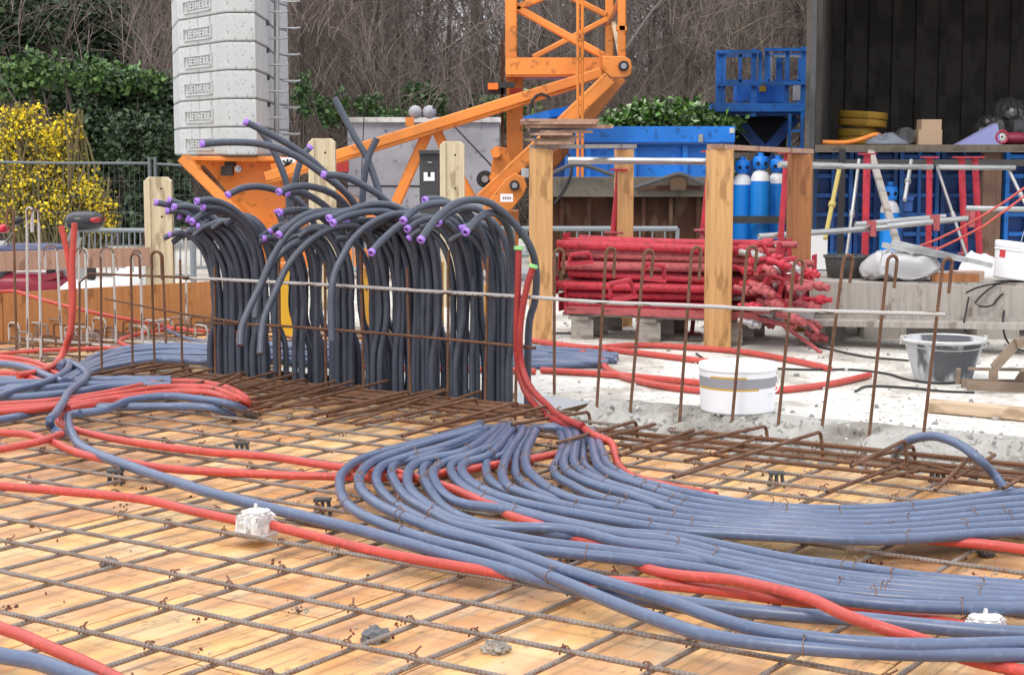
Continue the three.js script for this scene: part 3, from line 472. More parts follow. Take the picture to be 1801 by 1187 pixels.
// the upright bundle
{
  const lab = 'dark grey upright conduit bowing over at the top with a violet end cap', grp = 'upright conduits in the row';
  const up = (pts, row, lean, cap = true, rr = .0182, m = M.conduitShaded) => {
    pts = pts.map((q) => [...q]); { const nn = pts.length; for (const [a, b] of [[491, 517], [567, 583], [637, 653], [681, 695], [781, 797], [847, 861]]) { const x = pts[nn - 1][0]; if (x > a && x < b) { const s = x - a < b - x ? a - x : b - x; pts[nn - 1][0] += s; pts[nn - 2][0] += s; } } }
    const bx = pts[pts.length - 1][0], foot = wline(bx).addScaledVector(dB, row), d0 = -foot.z; foot.y = .0;
    const n = pts.length, P = pts.slice(0, n).map(([x, y], i) => D(x, y, d0 + lean * Math.max(0, 1 - i / (n - 2)) ** 1.2));
    P[n - 1] = D(bx, 560, d0); P.push(V(foot.x, .25, foot.z), foot);
    const g = thing('upright_conduit', cap ? lab : 'dark grey upright conduit bowing over at the top with a bare cut end', 'conduit', cap ? grp : 'upright conduits with bare ends');
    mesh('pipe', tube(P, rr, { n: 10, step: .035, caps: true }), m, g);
    const t = P[0].clone().sub(P[1]).normalize(), q = new THREE.Quaternion().setFromUnitVectors(V(0, 1, 0), t);
    if (cap) { const c = lathe([[.0, -.0], [rr * .45, 0], [rr * .6, .008], [rr * 1.04, .008], [rr * 1.08, -.002], [rr * 1.0, -.012]], 14); c.applyQuaternion(q); c.translate(P[0].x, P[0].y, P[0].z); const k = mesh('end_cap', c, M.violet, g); const h = new THREE.CircleGeometry(rr * .42, 10); h.applyQuaternion(new THREE.Quaternion().setFromUnitVectors(V(0, 0, 1), t)); h.translate(P[0].x + t.x * .004, P[0].y + t.y * .004, P[0].z + t.z * .004); mesh('bore', h, M.bore, k); }
    return seat(g);
  };
  const E = [
    [[[354, 253], [401, 250], [462, 254], [519, 274], [568, 307], [600, 332], [624, 358], [648, 410], [656, 470], [658, 560]], .10, -.35],
    [[[431, 214], [471, 234], [509, 255], [542, 277], [570, 302], [610, 342], [640, 392], [652, 440], [666, 560]], .16, -.2],
    [[[451, 222], [471, 248], [490, 286], [504, 325], [509, 372], [516, 440], [524, 560]], .18, 0],
    [[[545, 258], [532, 275], [520, 310], [511, 350], [509, 400], [512, 460], [514, 560]], .24, .05],
    [[[588, 172], [605, 205], [625, 243], [645, 277], [660, 318], [672, 360], [680, 420], [684, 560]], .2, .1, 0],
    [[[663, 243], [650, 270], [641, 308], [637, 350], [637, 420], [640, 560]], .12, 0, 0],
    [[[568, 307], [603, 310], [636, 325], [672, 347], [694, 374], [708, 420], [714, 480], [716, 560]], .1, -.2],
    [[[400, 343], [424, 331], [453, 328], [481, 333], [509, 343], [537, 366], [552, 394], [560, 440], [564, 560]], .14, -.25],
    [[[490, 338], [509, 330], [537, 327], [566, 333], [594, 347], [620, 380], [636, 430], [644, 560]], .05, -.2],
    [[[505, 340], [528, 338], [554, 350], [580, 371], [598, 410], [606, 460], [608, 560]], .02, -.12],
    [[[345, 354], [372, 352], [401, 362], [429, 383], [453, 409], [470, 440], [478, 490], [481, 560]], .03, -.25],
    [[[356, 364], [387, 366], [415, 380], [441, 406], [456, 440], [464, 490], [468, 560]], -.01, -.22],
    [[[337, 390], [358, 376], [387, 371], [410, 379], [434, 402], [447, 440], [452, 490], [455, 560]], -.04, -.25],
    [[[273, 356], [300, 361], [335, 370], [368, 392], [388, 428], [396, 480], [398, 560]], .04, -.1],
    [[[296, 352], [322, 360], [355, 370], [385, 392], [404, 428], [411, 480], [413, 560]], .08, -.1],
    [[[305, 364], [332, 364], [360, 374], [388, 400], [402, 440], [407, 500], [408, 560]], 0, -.2],
    [[[293, 371], [320, 372], [348, 390], [368, 420], [378, 460], [384, 510], [386, 560]], 0, -.1],
    [[[318, 371], [345, 378], [372, 398], [396, 432], [412, 480], [420, 560]], .12, -.05],
    [[[315, 380], [340, 394], [362, 424], [374, 470], [378, 560]], -.03, -.05],
    [[[330, 385], [356, 396], [384, 424], [404, 462], [424, 510], [430, 560]], .05, -.1],
    [[[490, 413], [514, 392], [542, 376], [578, 371], [612, 376], [640, 396], [658, 440], [666, 500], [668, 560]], -.05, -.3],
    [[[653, 444], [672, 423], [705, 395], [731, 383], [758, 384], [785, 400], [804, 440], [812, 500], [814, 560]], -.06, -.4],
    [[[709, 388], [731, 368], [758, 359], [790, 359], [822, 374], [848, 410], [862, 460], [868, 510], [869, 560]], -.02, -.35],
    [[[716, 403], [736, 390], [758, 385], [788, 394], [812, 425], [826, 470], [832, 520], [834, 560]], .02, -.3],
    [[[740, 422], [758, 396], [780, 372], [806, 356], [837, 351], [863, 358], [891, 379], [918, 410], [936, 442], [943, 478], [941, 530], [932, 585]], -.02, -.5],
    [[[819, 408], [837, 388], [858, 374], [878, 379], [893, 400], [901, 435], [904, 490], [903, 560]], -.04, -.4],
    [[[747, 352], [766, 350], [790, 357], [816, 378], [834, 415], [845, 470], [849, 560]], .1, -.15],
    [[[770, 392], [782, 379], [808, 367], [837, 367], [856, 381], [869, 407], [878, 445], [884, 500], [886, 560]], .04, -.3],
    [[[487, 370], [500, 400], [506, 440], [508, 560]], .06, 0], [[[492, 374], [520, 370], [545, 372], [572, 388], [592, 420], [600, 480], [602, 560]], .1, -.2],
    [[[578, 384], [610, 372], [650, 360], [690, 362], [720, 380], [740, 420], [748, 480], [750, 560]], .06, -.3], [[[610, 392], [640, 388], [670, 390], [700, 405], [720, 440], [730, 500], [733, 560]], .1, -.1],
    [[[585, 392], [610, 380], [650, 372], [690, 375], [715, 398], [730, 440], [734, 500], [735, 560]], .0, -.3],
  ];
  for (const e of E) up(...e);
  // arches whose free end hangs down in front
  const arch = (pts, row, lean) => up(pts, row, lean, false);
  arch([[422, 608], [424, 578], [438, 542], [456, 505], [478, 455], [509, 408], [545, 384], [589, 375], [630, 369], [668, 376], [692, 410], [700, 480], [702, 560]], -.03, -.45);
  arch([[457, 623], [459, 589], [465, 556], [484, 512], [504, 470], [540, 428], [578, 404], [612, 397], [640, 404], [664, 436], [676, 490], [680, 560]], -.05, -.5);
  arch([[583, 600], [582, 520], [589, 479], [604, 448], [618, 424], [645, 398], [678, 381], [708, 376], [738, 388], [758, 424], [768, 490], [771, 560]], -.05, -.35);
  arch([[448, 560], [456, 510], [474, 470], [500, 440], [530, 424], [556, 424], [576, 446], [586, 500], [589, 560]], 0, -.3);
  // the crowd behind: nested parallel bends, cluster by cluster, most of their ends hidden behind the next cluster
  const clusters = [[376, 490, 378, 62, 120], [520, 566, 388, 52, 104], [584, 634, 384, 56, 108], [654, 678, 384, 52, 104], [696, 778, 374, 60, 116], [797, 844, 372, 54, 112], [862, 902, 376, 50, 104]];
  for (const [x0, x1, apex, a0, b0] of clusters) for (const row of [.0, .085]) for (let x = x0 + row * 60; x <= x1; x += 11.8) {
    if (rnd() < (row ? .4 : .06)) continue; const bx = x + R(-1.5, 1.5), k = (bx - x0) / (x1 - x0), ax = a0 * R(.92, 1.08), by = b0 * R(.94, 1.04), ap = apex + (1 - k) * 34 - row * 40 + R(-4, 4), pts = [], th = R(1.7, 2.15);
    for (let i = 0; i <= 6; i++) { const t = th * (1 - i / 6); pts.push([bx - ax * (1 - Math.cos(t)), ap + by * (1 - Math.sin(t))]); }
    up([...pts, [bx + R(-1.5, 1.5), Math.max(530, ap + by + 20)], [bx, 560]], row + R(-.012, .012), R(-.1, .05), rnd() < .3, .0165);
  }
}
// ---------- small things on the mat ----------
function whiteBox(px, py, w, label, low = 1) { // moulded duct box: dimpled body, flange, lugs and a nib on the lid
  const c = G(px, py, .03), g = thing('junction_box', label, 'box'), s = w, turn = new THREE.Matrix4().makeBasis(dB, V(0, 1, 0), dB.clone().cross(V(0, 1, 0))).setPosition(c);
  const P = (n, gs) => { const q = join(gs); q.scale(1, low, 1); q.applyMatrix4(turn); return mesh(n, q, M.whiteFoam, g); };
  P('flange', bevG(s * 1.12, .008, s * 1.0, .01).translate(0, .004, 0));
  const body = new THREE.BoxGeometry(s, s * .64, s * .9, 14, 10, 14), p = body.attributes.position; for (let i = 0; i < p.count; i++) { const x = p.getX(i), y = p.getY(i), z = p.getZ(i), k = 1 - .12 * (y / s + .3) , n = (fbm(x * 9 + .5, z * 9 + y * 7 + .5, 8, 8, 3, 401) - .5) * .014; p.setXYZ(i, x * k + n, y + n, z * k - n); } body.computeVertexNormals(); P('body', body.translate(0, s * .31 + .008, 0));
  P('lid', bevG(s * .86, .014, s * .78, .02).translate(0, s * .63 + .012, 0));
  const knobs = []; for (let i = 0; i < 8; i++) { const a = i / 8 * 6.283 + .3; knobs.push(new THREE.CylinderGeometry(.006, .011, .011, 8).translate(Math.cos(a) * s * .4, s * .64 + .014, Math.sin(a) * s * .36)); } for (const k of knobs) P('lug', k);
  P('nib', new THREE.CylinderGeometry(.005, .009, .026, 8).translate(0, s * .63 + .03, 0));
  for (const q of [-1, 1]) P('socket', new THREE.CylinderGeometry(.024, .026, .035, 14).rotateZ(Math.PI / 2).translate(q * s * .52, s * .34, 0));
  return seat(g);
}
whiteBox(450, 942, .105, 'white moulded duct box joined to the long red conduit');
whiteBox(1733, 1126, .10, 'white moulded duct box among blue conduits where the red one ends', .8);
// dark plastic bar chairs below crossings
for (const [x, y] of [[203, 852], [567, 905], [1366, 856], [1000, 990], [1650, 850], [425, 802]]) {
  const c = G(x, y, 0), g = thing('bar_spacer', 'dark plastic bar chair standing under a crossing of the mat', 'spacer', 'bar chairs under the mat');
  for (const [a, b] of [[-1, -1], [1, -1], [1, 1], [-1, 1], [0, -1], [0, 1]]) mesh('leg', rod(V(c.x + a * .028, 0, c.z + b * .022), V(c.x + a * .02, .052, c.z + b * .012), .0055, 6), M.darkGrey, g);
  mesh('saddle', boxG(.062, .010, .045, c.x, .055, c.z), M.darkGrey, g); seat(g);
}
function lump(px, py, r, m, label, s) { const g = new THREE.IcosahedronGeometry(r, 4), p = g.attributes.position; for (let i = 0; i < p.count; i++) { const v = V(p.getX(i), p.getY(i), p.getZ(i)), n = v.clone().divideScalar(r); const k = .35 + .9 * fbm(n.x * .5 + .5 + n.y * .3, n.z * .5 + .5, 9, 9, 5, s) ** 1.4 * 1.3; v.multiplyScalar(k); v.y *= .6; p.setXYZ(i, v.x, v.y, v.z); } g.computeVertexNormals(); const c = G(px, py, 0); g.translate(c.x, .012, c.z); return one('cement_lump', g, m, label, 'lump'); }
lump(872, 1147, .042, mat([.36, .33, .29], .95), 'crumbly pale cement lump lying in an open mesh', 501);
lump(660, 1126, .045, mat([.13, .13, .135], .8), 'dark broken spacer lump under a bar crossing', 509);
lump(192, 998, .036, mat([.16, .13, .12], .85), 'brown dirt lump caught at a bar crossing', 517);
lump(1010, 985, .035, mat([.06, .065, .075], .8), 'dark plastic lump wedged below the blue sweep', 523);
lump(1735, 978, .035, mat([.12, .10, .09], .8), 'dark brown lump below the red conduit at the bars', 527);

// ---------- things on the slab ----------
const onSlab = (px, py) => G(px, py, SLAB + .002);
{
  const c = onSlab(1297, 722), g = thing('white_bucket', 'white plastic bucket with a grey and yellow band on the slab', 'bucket'), A = (q) => q.translate(c.x, c.y, c.z);
  const s = 1 / 0.3345 * (69 / F * -c.z) * .3345, r = 69 / F * -c.z, h = .215;
  mesh('shell', A(lathe([[0, 0], [r * .90, 0], [r * .945, .012], [r * .985, h * .9], [r * .985, h], [r * .95, h], [r * .93, h * .9], [r * .88, .02], [0, .02]], 40)), M.white, g);
  mesh('lid', A(lathe([[0, h + .006], [r * .82, h + .006], [r * .86, h + .016], [r * 1.0, h + .014], [r * 1.015, h - .012], [r * .99, h - .012]], 40)), M.white, g);
  const band = (y0, y1, m, n, a0, a1) => { const k = (y) => r * (.945 + .04 * y / h) + .0015; mesh(n, A(new THREE.CylinderGeometry(k(y1), k(y0), y1 - y0, 40, 1, true, a0, a1).translate(0, (y0 + y1) / 2, 0)), m, g); };
  band(.125, .172, mat([.30, .30, .33], .6), 'label_band', -1.75, 3.1); band(.117, .125, M.yellow, 'label_stripe', -1.75, 2.2); band(.172, .180, M.yellow, 'label_stripe', -.9, 1.0);
  mesh('handle', A(tube([V(r * .98, h * .82, .02), V(r * 1.03, h * .62, .06), V(r * .9, h * .45, r * .48), V(r * .7, h * .5, r * .76)], .003, { n: 6 })), M.white, g); seat(g);
}
{
  const c = onSlab(1659, 668), r = 72 / F * -c.z, h = .222, g = thing('mortar_tub', 'grey mortar bucket with cement-smeared walls and wire handle', 'bucket'), A = (q) => q.translate(c.x, c.y, c.z);
  const m = mat([.74, .74, .74], .85, { map: tex(256, 128, (u, v) => { const n = fbm(u, v, 10, 6, 5, 601); return mix([.40, .41, .43], [.86, .87, .88], sst(.34, .52, n)); }, 1, 1) });
  mesh('shell', A(lathe([[0, 0], [r * .66, 0], [r * .70, .012], [r * .95, h * .93], [r * 1.02, h * .94], [r * 1.03, h], [r * .95, h], [r * .66, .02], [0, .02]], 44)), m, g);
  mesh('rim', A(new THREE.TorusGeometry(r * 1.0, .007, 8, 44).rotateX(Math.PI / 2).translate(0, h, 0)), M.whitePaint, g);
  const pts = []; for (let i = 0; i <= 12; i++) { const a = Math.PI * i / 12; pts.push(V(Math.cos(a) * r * 1.05, h - .012 - Math.sin(a) * .05 * .6, Math.sin(a) * r * 1.03)); } mesh('handle', A(tube(pts, .0035, { n: 6 })), M.galv, g);
  for (const s of [-1, 1]) mesh('ear', A(bevG(.02, .045, .02, .004).translate(s * r * 1.03, h - .005, 0)), M.whitePaint, g); seat(g);
}
// rusty angle-iron frame and a squared timber at the right
{
  const c = onSlab(1770, 690), g = thing('angle_iron_frame', 'rusty angle-iron frame lying beside the mortar bucket', 'scrap'), p = (x, y, z) => V(c.x + x, c.y + y, c.z + z);
  for (const [a, b, w, t] of [[p(-.20, .035, 0), p(.45, .02, .06), .05, .012], [p(-.18, .02, -.18), p(.45, .02, -.12), .05, .012], [p(-.15, .10, -.16), p(.45, .10, -.10), .012, .05], [p(-.06, .12, -.02), p(.06, .24, -.06), .05, .012], [p(-.06, .02, -.02), p(-.06, .12, -.02), .045, .012], [p(.10, .02, -.16), p(.10, .11, -.02), .04, .012], [p(-.2, .02, -.18), p(-.2, .1, -.16), .02, .02], [p(.06, .24, -.06), p(.12, .255, -.07), .05, .04]]) mesh('angle', beam(a, b, w, t), mat([.24, .185, .145], .85, { map: tGrime }), g); seat(g);
  const a = onSlab(1636, 724), b = onSlab(1830, 742); one('squared_timber', beam(a.clone().setY(SLAB + .032), b.clone().setY(SLAB + .032), .055, .08, V(0, 0, 1), .004), M.pine, 'yellowish squared timber lying flat on the slab edge', 'timber');
  one('timber_offcut', beam(onSlab(1330, 667).setY(SLAB + .03), onSlab(1360, 672).setY(SLAB + .03), .05, .06), M.plankGrey, 'small timber offcut behind the white bucket', 'timber');
}
// black cables on the slab
const cable = (pts, label) => one('cable', tube(lift(pts, SLAB + .008), .006, { n: 6 }), M.rubber, label, 'cable');
cable([[1366, 648], [1420, 650], [1500, 650], [1560, 657], [1600, 668], [1650, 674], [1695, 672]], 'black cable running to the foot of the mortar bucket');
cable([[1505, 688], [1530, 679], [1600, 682], [1660, 688], [1715, 690]], 'short black cable before the mortar bucket');
cable([[1418, 604], [1460, 614], [1530, 628], [1600, 634], [1660, 640]], 'black cable between the plank stack and the mortar bucket');
cable([[1225, 622], [1240, 632], [1262, 650]], 'short black cable end behind the white bucket');
cable([[940, 588], [985, 586], [1030, 588], [1060, 592]], 'grey cable at the foot of the tall timber post');

// ---------- timber frame round the prop stack ----------
const postAt = (px, py, top, w, t, m, label) => { const c = G(px, py, SLAB), d = -c.z, h = D(px, top, d).y - SLAB; const g = bevG(w, h, t, .006); g.rotateY(.25); g.translate(c.x, SLAB + h / 2, c.z); return one('timber_post', g, m, label, 'post'); };
const FL = postAt(951, 598, 262, .135, .10, M.post, 'tall yellow timber post carrying the pile of boards'), FR = postAt(1262, 612, 263, .15, .10, M.post, 'tall yellow timber post standing before the red prop stack');
const posBL = FL.position.clone().addScaledVector(dB, 1.07), posBR = FR.position.clone().addScaledVector(dB, 1.2);
const postW = (p, top, px, w, m, label) => { const h = D(px, top, -p.z).y - SLAB, g = bevG(w, h, .1, .006); g.rotateY(.25); g.translate(p.x, SLAB + h / 2, p.z); return one('timber_post', g, m, label, 'post'); };
postW(posBL, 262, 1103, .115, M.post, 'narrow timber post behind the left end of the red prop stack'); postW(posBR, 271, 1410, .145, M.postBrown, 'brown timber post behind the threaded ends of the red props');
{ const t = FL.position.clone().setY(D(951, 258, -FL.position.z).y), u = posBL.clone().setY(D(1103, 257, -posBL.z).y); one('cross_rail', beam(t.clone().addScaledVector(dB, -.06), u.clone().addScaledVector(dB, .09), .10, .026, V(0, 1, 0)), M.plankGrey, 'grey board nailed across the posts under the board pile', 'board');
  const a = FR.position.clone().setY(D(1262, 258, -FR.position.z).y), b = posBR.clone().setY(D(1410, 266, -posBR.z).y); one('cross_rail', beam(a.clone().addScaledVector(dB, -.07), b.clone().addScaledVector(dB, .1), .11, .03, V(0, 1, 0)), M.plankPink, 'pale board nailed across the posts beside the gas bottles', 'board'); }
// pile of short boards on the left rail
{
  const d = -FL.position.z; let y = 251;
  const rows = [[940, 1010, 254, 248], [925, 1012, 248, 243], [953, 1025, 243, 238.5], [935, 1008, 238.5, 234], [945, 1038, 234, 229.5], [930, 1030, 229.5, 225.5], [927, 1075, 225.5, 219], [915, 1050, 219, 214], [918, 1049, 214, 209.5]];
  rows.forEach(([x0, x1, yb, yt], i) => { const a = D(x0, (yb + yt) / 2, d), b = D(x1, (yb + yt) / 2, d), h = (yb - yt) / F * d * .96; const q = a.clone().add(b).multiplyScalar(.5); const g = boxG(b.x - a.x, h, R(.12, .22)); g.rotateY(R(-.12, .3)); g.translate(q.x, q.y, q.z + R(-.05, .06)); one('short_board', g, pick([M.plankPink, M.pine, M.plankGrey, M.plankPink]), 'short rough board in the pile on top of the tall timber post', 'board', 'boards piled on the post'); });
}
// pallet under the props
{
  const c = G(1110, 590, SLAB), ax = FR.position.clone().sub(FL.position).setY(0).normalize(), bz = V(-ax.z, 0, ax.x).normalize(); if (bz.z > 0) bz.negate();
  const o = FL.position.clone().setY(SLAB).addScaledVector(ax, .22).addScaledVector(bz, .14), P = (u, y, v) => o.clone().addScaledVector(ax, u).addScaledVector(bz, v).setY(SLAB + y);
  const g = thing('pallet', 'worn grey pallet carrying the stack of red props', 'pallet');
  for (const v of [.05, .35, .65]) { mesh('top_board', beam(P(-.12, .165, v), P(1.26, .165, v), .10, .022, V(0, 1, 0)), M.plankGrey, g); for (const u of [.0, .46, 1.0]) mesh('block', beam(P(u, .0, v), P(u, .13, v), .14, .12, V(0, 0, 1)), M.plankGrey, g); }
  for (const u of [.0, .46, 1.0]) mesh('stringer', beam(P(u, .142, -.03), P(u, .142, .75), .14, .022, V(0, 1, 0)), M.plankGrey, g); seat(g);
  // red steel props, stacked across the pallet
  const PR = [];
  for (let r = 0; r < 7; r++) for (let k = 0; k < (r < 5 ? 6 : 4); k++) PR.push([.225 + r * .066 + (k % 2) * .012 + R(-.008, .008), .03 + k * .105 + (r % 2) * .045]);
  PR.forEach(([y, v], i) => {
    const s = R(-.05, .05), e = R(-.3, .02), tilt = R(-.02, .03), rr = .029, a = P(-.14 + s, y + tilt * .5, v), b = P(1.24 + e, y - tilt, v + R(-.02, .02));
    const g = thing('steel_prop', 'red telescopic steel prop lying in the stack on the pallet', 'steel prop', 'red props stacked on the pallet'), m = rnd() < .75 ? M.redSteel : M.redSteelPink;
    mesh('outer_tube', rod(a, b, rr, 12), m, g); const t = b.clone().sub(a).normalize();
    const tip = R(.08, .22); mesh('inner_tube', rod(b, b.clone().addScaledVector(t, tip), rr * .76, 10), rnd() < .75 ? M.redSteelPink : M.galv, g);
    mesh('collar', rod(b.clone().addScaledVector(t, -.05), b.clone().addScaledVector(t, .012), rr * 1.35, 12), m, g);
    const f = new THREE.BoxGeometry(.008, .12, .12); f.applyQuaternion(new THREE.Quaternion().setFromUnitVectors(V(1, 0, 0), t)); const fp = rnd() < .5 ? a : b.clone().addScaledVector(t, tip); f.translate(fp.x, fp.y, fp.z); mesh('foot_plate', f, m, g);
    const wn = b.clone().addScaledVector(t, R(.02, .05)); mesh('wing_nut', beam(wn.clone().addScaledVector(bz, -.07), wn.clone().addScaledVector(bz, .07).setY(wn.y + R(-.04, .05)), .022, .012), rnd() < .6 ? M.redSteelPink : M.galv, g); seat(g);
  });
  // prop heads (cranked plates with a slot) stuck between the tubes
  for (const [x, y, w, h, rot] of [[1093, 510, 44, 30, .2], [1150, 478, 40, 26, -.1], [1020, 454, 40, 16, .1], [1335, 450, 34, 40, .5], [1360, 500, 34, 30, -.3], [1390, 470, 28, 30, .2]]) {
    const d = 10.12, q = D(x, y, d), sc = d / F, a = w * sc / 2, b = h * sc / 2, X = V(Math.cos(rot), Math.sin(rot), 0), Y = V(-Math.sin(rot), Math.cos(rot), .25), C = (u, v) => q.clone().addScaledVector(X, u * a).addScaledVector(Y, v * b);
    const e = [bent([C(0, -1), C(1, -1), C(.85, 1), C(-.75, 1), C(-1, -1), C(0, -1)], .013, .03, 8), beam(C(-1.1, -1.05), C(1.15, -1.05), .02, .09), beam(C(-.85, 1.05), C(.9, 1.05), .016, .09)]; one('slotted_bracket', e, M.redSteel, 'slotted red head bracket wedged in the stack of props', 'bracket', 'slotted brackets in the stack');
  }
  for (const [v, l] of [[-.02, 'red channel lying along the pallet under the prop stack'], [.22, 'second red channel on the pallet behind the first']]) one('steel_channel', [beam(P(-.10, .195, v), P(1.2, .195, v), .05, .012, bz), beam(P(-.10, .18, v + .04), P(1.2, .18, v + .04), .07, .008, V(0, 1, 0))], M.redSteelPink, l, 'channel');
  for (let i = 0; i < 64; i++) { const x = R(1288, 1425), y = R(440, 565) + (x - 1290) * .16, d = 10.3 + R(-.25, .3), p = D(x, y, d), q = p.clone().add(V(R(.05, .16), R(-.05, .02), R(.02, .14))); one('prop_end', [rod(p, q, R(.016, .024), 10), rod(p.clone().lerp(q, .55), p.clone().lerp(q, .75), .03, 8)], pick([M.redSteelPink, M.redSteel, M.redSteel, M.redSteelPink, M.redSteelPink, M.galv]), 'stubby prop end with a ring nut poking out of the stack', 'steel prop', 'prop ends poking out of the stack'); }
  for (const [x0, y0, x1, y1] of [[1375, 570, 1445, 620], [1400, 545, 1440, 585], [1330, 560, 1400, 575]]) one('loose_strut', rod(D(x0, y0, 10.3), D(x1, y1, 10.1), .014, 8), M.redSteelPink, 'thin pink-red strut dropping from the end of the prop stack', 'strut', 'loose struts at the prop stack');
}
// ---------- pile of planks at the right ----------
{
  const d = 10.15, lab = 'grey weathered scaffold plank in the stack under the white bag';
  const pl = (x0, y0, x1, y1, h, t, m, label, dd = 0) => { const a = D(x0, y0, d + .5 + dd), b = D(x1, y1, d - .2 + dd); one('plank', beam(a, b, h, t), m, label, 'plank'); };
  pl(1426, 522, 1880, 536, .205, .045, M.plankGrey, 'broad grey plank standing on edge below the white bag');
  pl(1405, 563, 1880, 571, .035, .35, M.plankGrey, 'lowest grey plank of the stack before the container', .0);
  pl(1425, 553, 1880, 561, .03, .3, M.plankGrey, 'middle grey plank of the stack with a white bar along it', .1);
  for (const x of [1560, 1760]) { const p = G(x, 598, SLAB); one('bearer', boxG(.28, .10, .2, p.x, SLAB + .05, p.z - .15), M.plankGrey, 'squat timber bearer under the plank stack', 'timber', 'bearers under the planks'); }
}
// ---------- left edge: board, girder posts, rail, sacks, scooter ----------
{
  const top = D(0, 515, -boardA.z).y, a = boardA.clone().addScaledVector(bDir, -5), b = boardB.clone().addScaledVector(bDir, .02), g = thing('edge_board', 'orange-brown plywood edge board closing the deck at the back', 'formwork');
  const L = a.distanceTo(b), n = 4; for (let i = 0; i < n; i++) mesh('panel', beam(a.clone().lerp(b, i / n).addScaledVector(bDir, .003).setY(top / 2 + R(-.004, .004)), a.clone().lerp(b, (i + 1) / n).addScaledVector(bDir, -.003).setY(top / 2 + R(-.004, .004)), top, .027, V(bDir.z, 0, -bDir.x)), M.formBoard, g);
  for (let i = 1; i < 6; i++) { const p = a.clone().lerp(b, i / 6).add(V(-.06, 0, -.1)); mesh('batten', boxG(.06, top - .02, .08, p.x, top / 2, p.z), M.pine, g); } seat(g);
  const rail = beam(D(-90, 463, 11.45), D(262, 451, 12.32), .138, .027); one('guard_board', rail, M.plankPink, 'pale guard board fixed to the girder post above the edge board', 'board');
}
function girder(x0, x1, top, d, label) { // formwork girder on end: two flanges, a thinner web and clipped corners
  const c = D((x0 + x1) / 2, top, d), w = (x1 - x0) / F * d, h = c.y - SLAB, g = thing('girder_post', label, 'post');
  const s = new THREE.Shape(); const ch = .028; s.moveTo(-w / 2, 0); s.lineTo(w / 2, 0); s.lineTo(w / 2, h - ch); s.lineTo(w / 2 - ch, h); s.lineTo(-w / 2 + ch, h); s.lineTo(-w / 2, h - ch); s.closePath();
  const place = (q, z) => q.translate(c.x, SLAB, c.z + z);
  mesh('web', place(new THREE.ExtrudeGeometry(s, { depth: .027, bevelEnabled: true, bevelSize: .003, bevelThickness: .003, bevelSegments: 1 }), -.05), M.girder, g);
  for (const q of [-1, 1]) { const f = new THREE.Shape(), x0 = q * (w / 2 - .02), k = .02; f.moveTo(x0 - k, 0); f.lineTo(x0 + k, 0); f.lineTo(x0 + k, h - (q > 0 ? ch : .004)); f.lineTo(x0 - k, h - (q > 0 ? .004 : ch)); f.closePath(); mesh('flange', place(new THREE.ExtrudeGeometry(f, { depth: .072, bevelEnabled: true, bevelSize: .003, bevelThickness: .004, bevelSegments: 1 }), -.073), M.girder, g); }
  for (let i = 0; i < 2; i++) mesh('bolt_hole', new THREE.CircleGeometry(.008, 10).translate(c.x + w * .12, SLAB + h * (.72 + .2 * i), c.z - .018), M.bore, g);
  return seat(g);
}
girder(252, 299, 312, 12.35, 'pale yellow girder post carrying the guard board'); girder(542, 588, 244, 12.9, 'pale yellow girder post behind the arching conduits under the crane beam'); girder(774, 816, 249, 13.2, 'pale yellow girder post beside the dark cabinet with a white label');
function sack(px, py, w, h, d, s, label) { const g = new THREE.SphereGeometry(1, 36, 24), p = g.attributes.position; for (let i = 0; i < p.count; i++) { let x = p.getX(i), y = p.getY(i), z = p.getZ(i); const n = fbm(x * .5 + .5, y * .4 + z * .3 + .5, 5, 5, 4, s) - .5, sq = (v) => Math.sign(v) * Math.abs(v) ** .7; p.setXYZ(i, (sq(x) + n * .35) * w / 2, Math.max(-.5, sq(y) * .5 + n * .35) * h, (sq(z) + n * .3) * w * .35); } g.computeVertexNormals(); const c = D(px, py, d); g.translate(c.x, SLAB + h / 2, c.z); return one('bulk_bag', g, M.bag, label, 'bag'); }
sack(165, 490, .55, .27, 12.5, 701, 'low white woven bag behind the edge board'); sack(226, 483, .26, .34, 12.75, 709, 'small upright white bag beside the girder post');
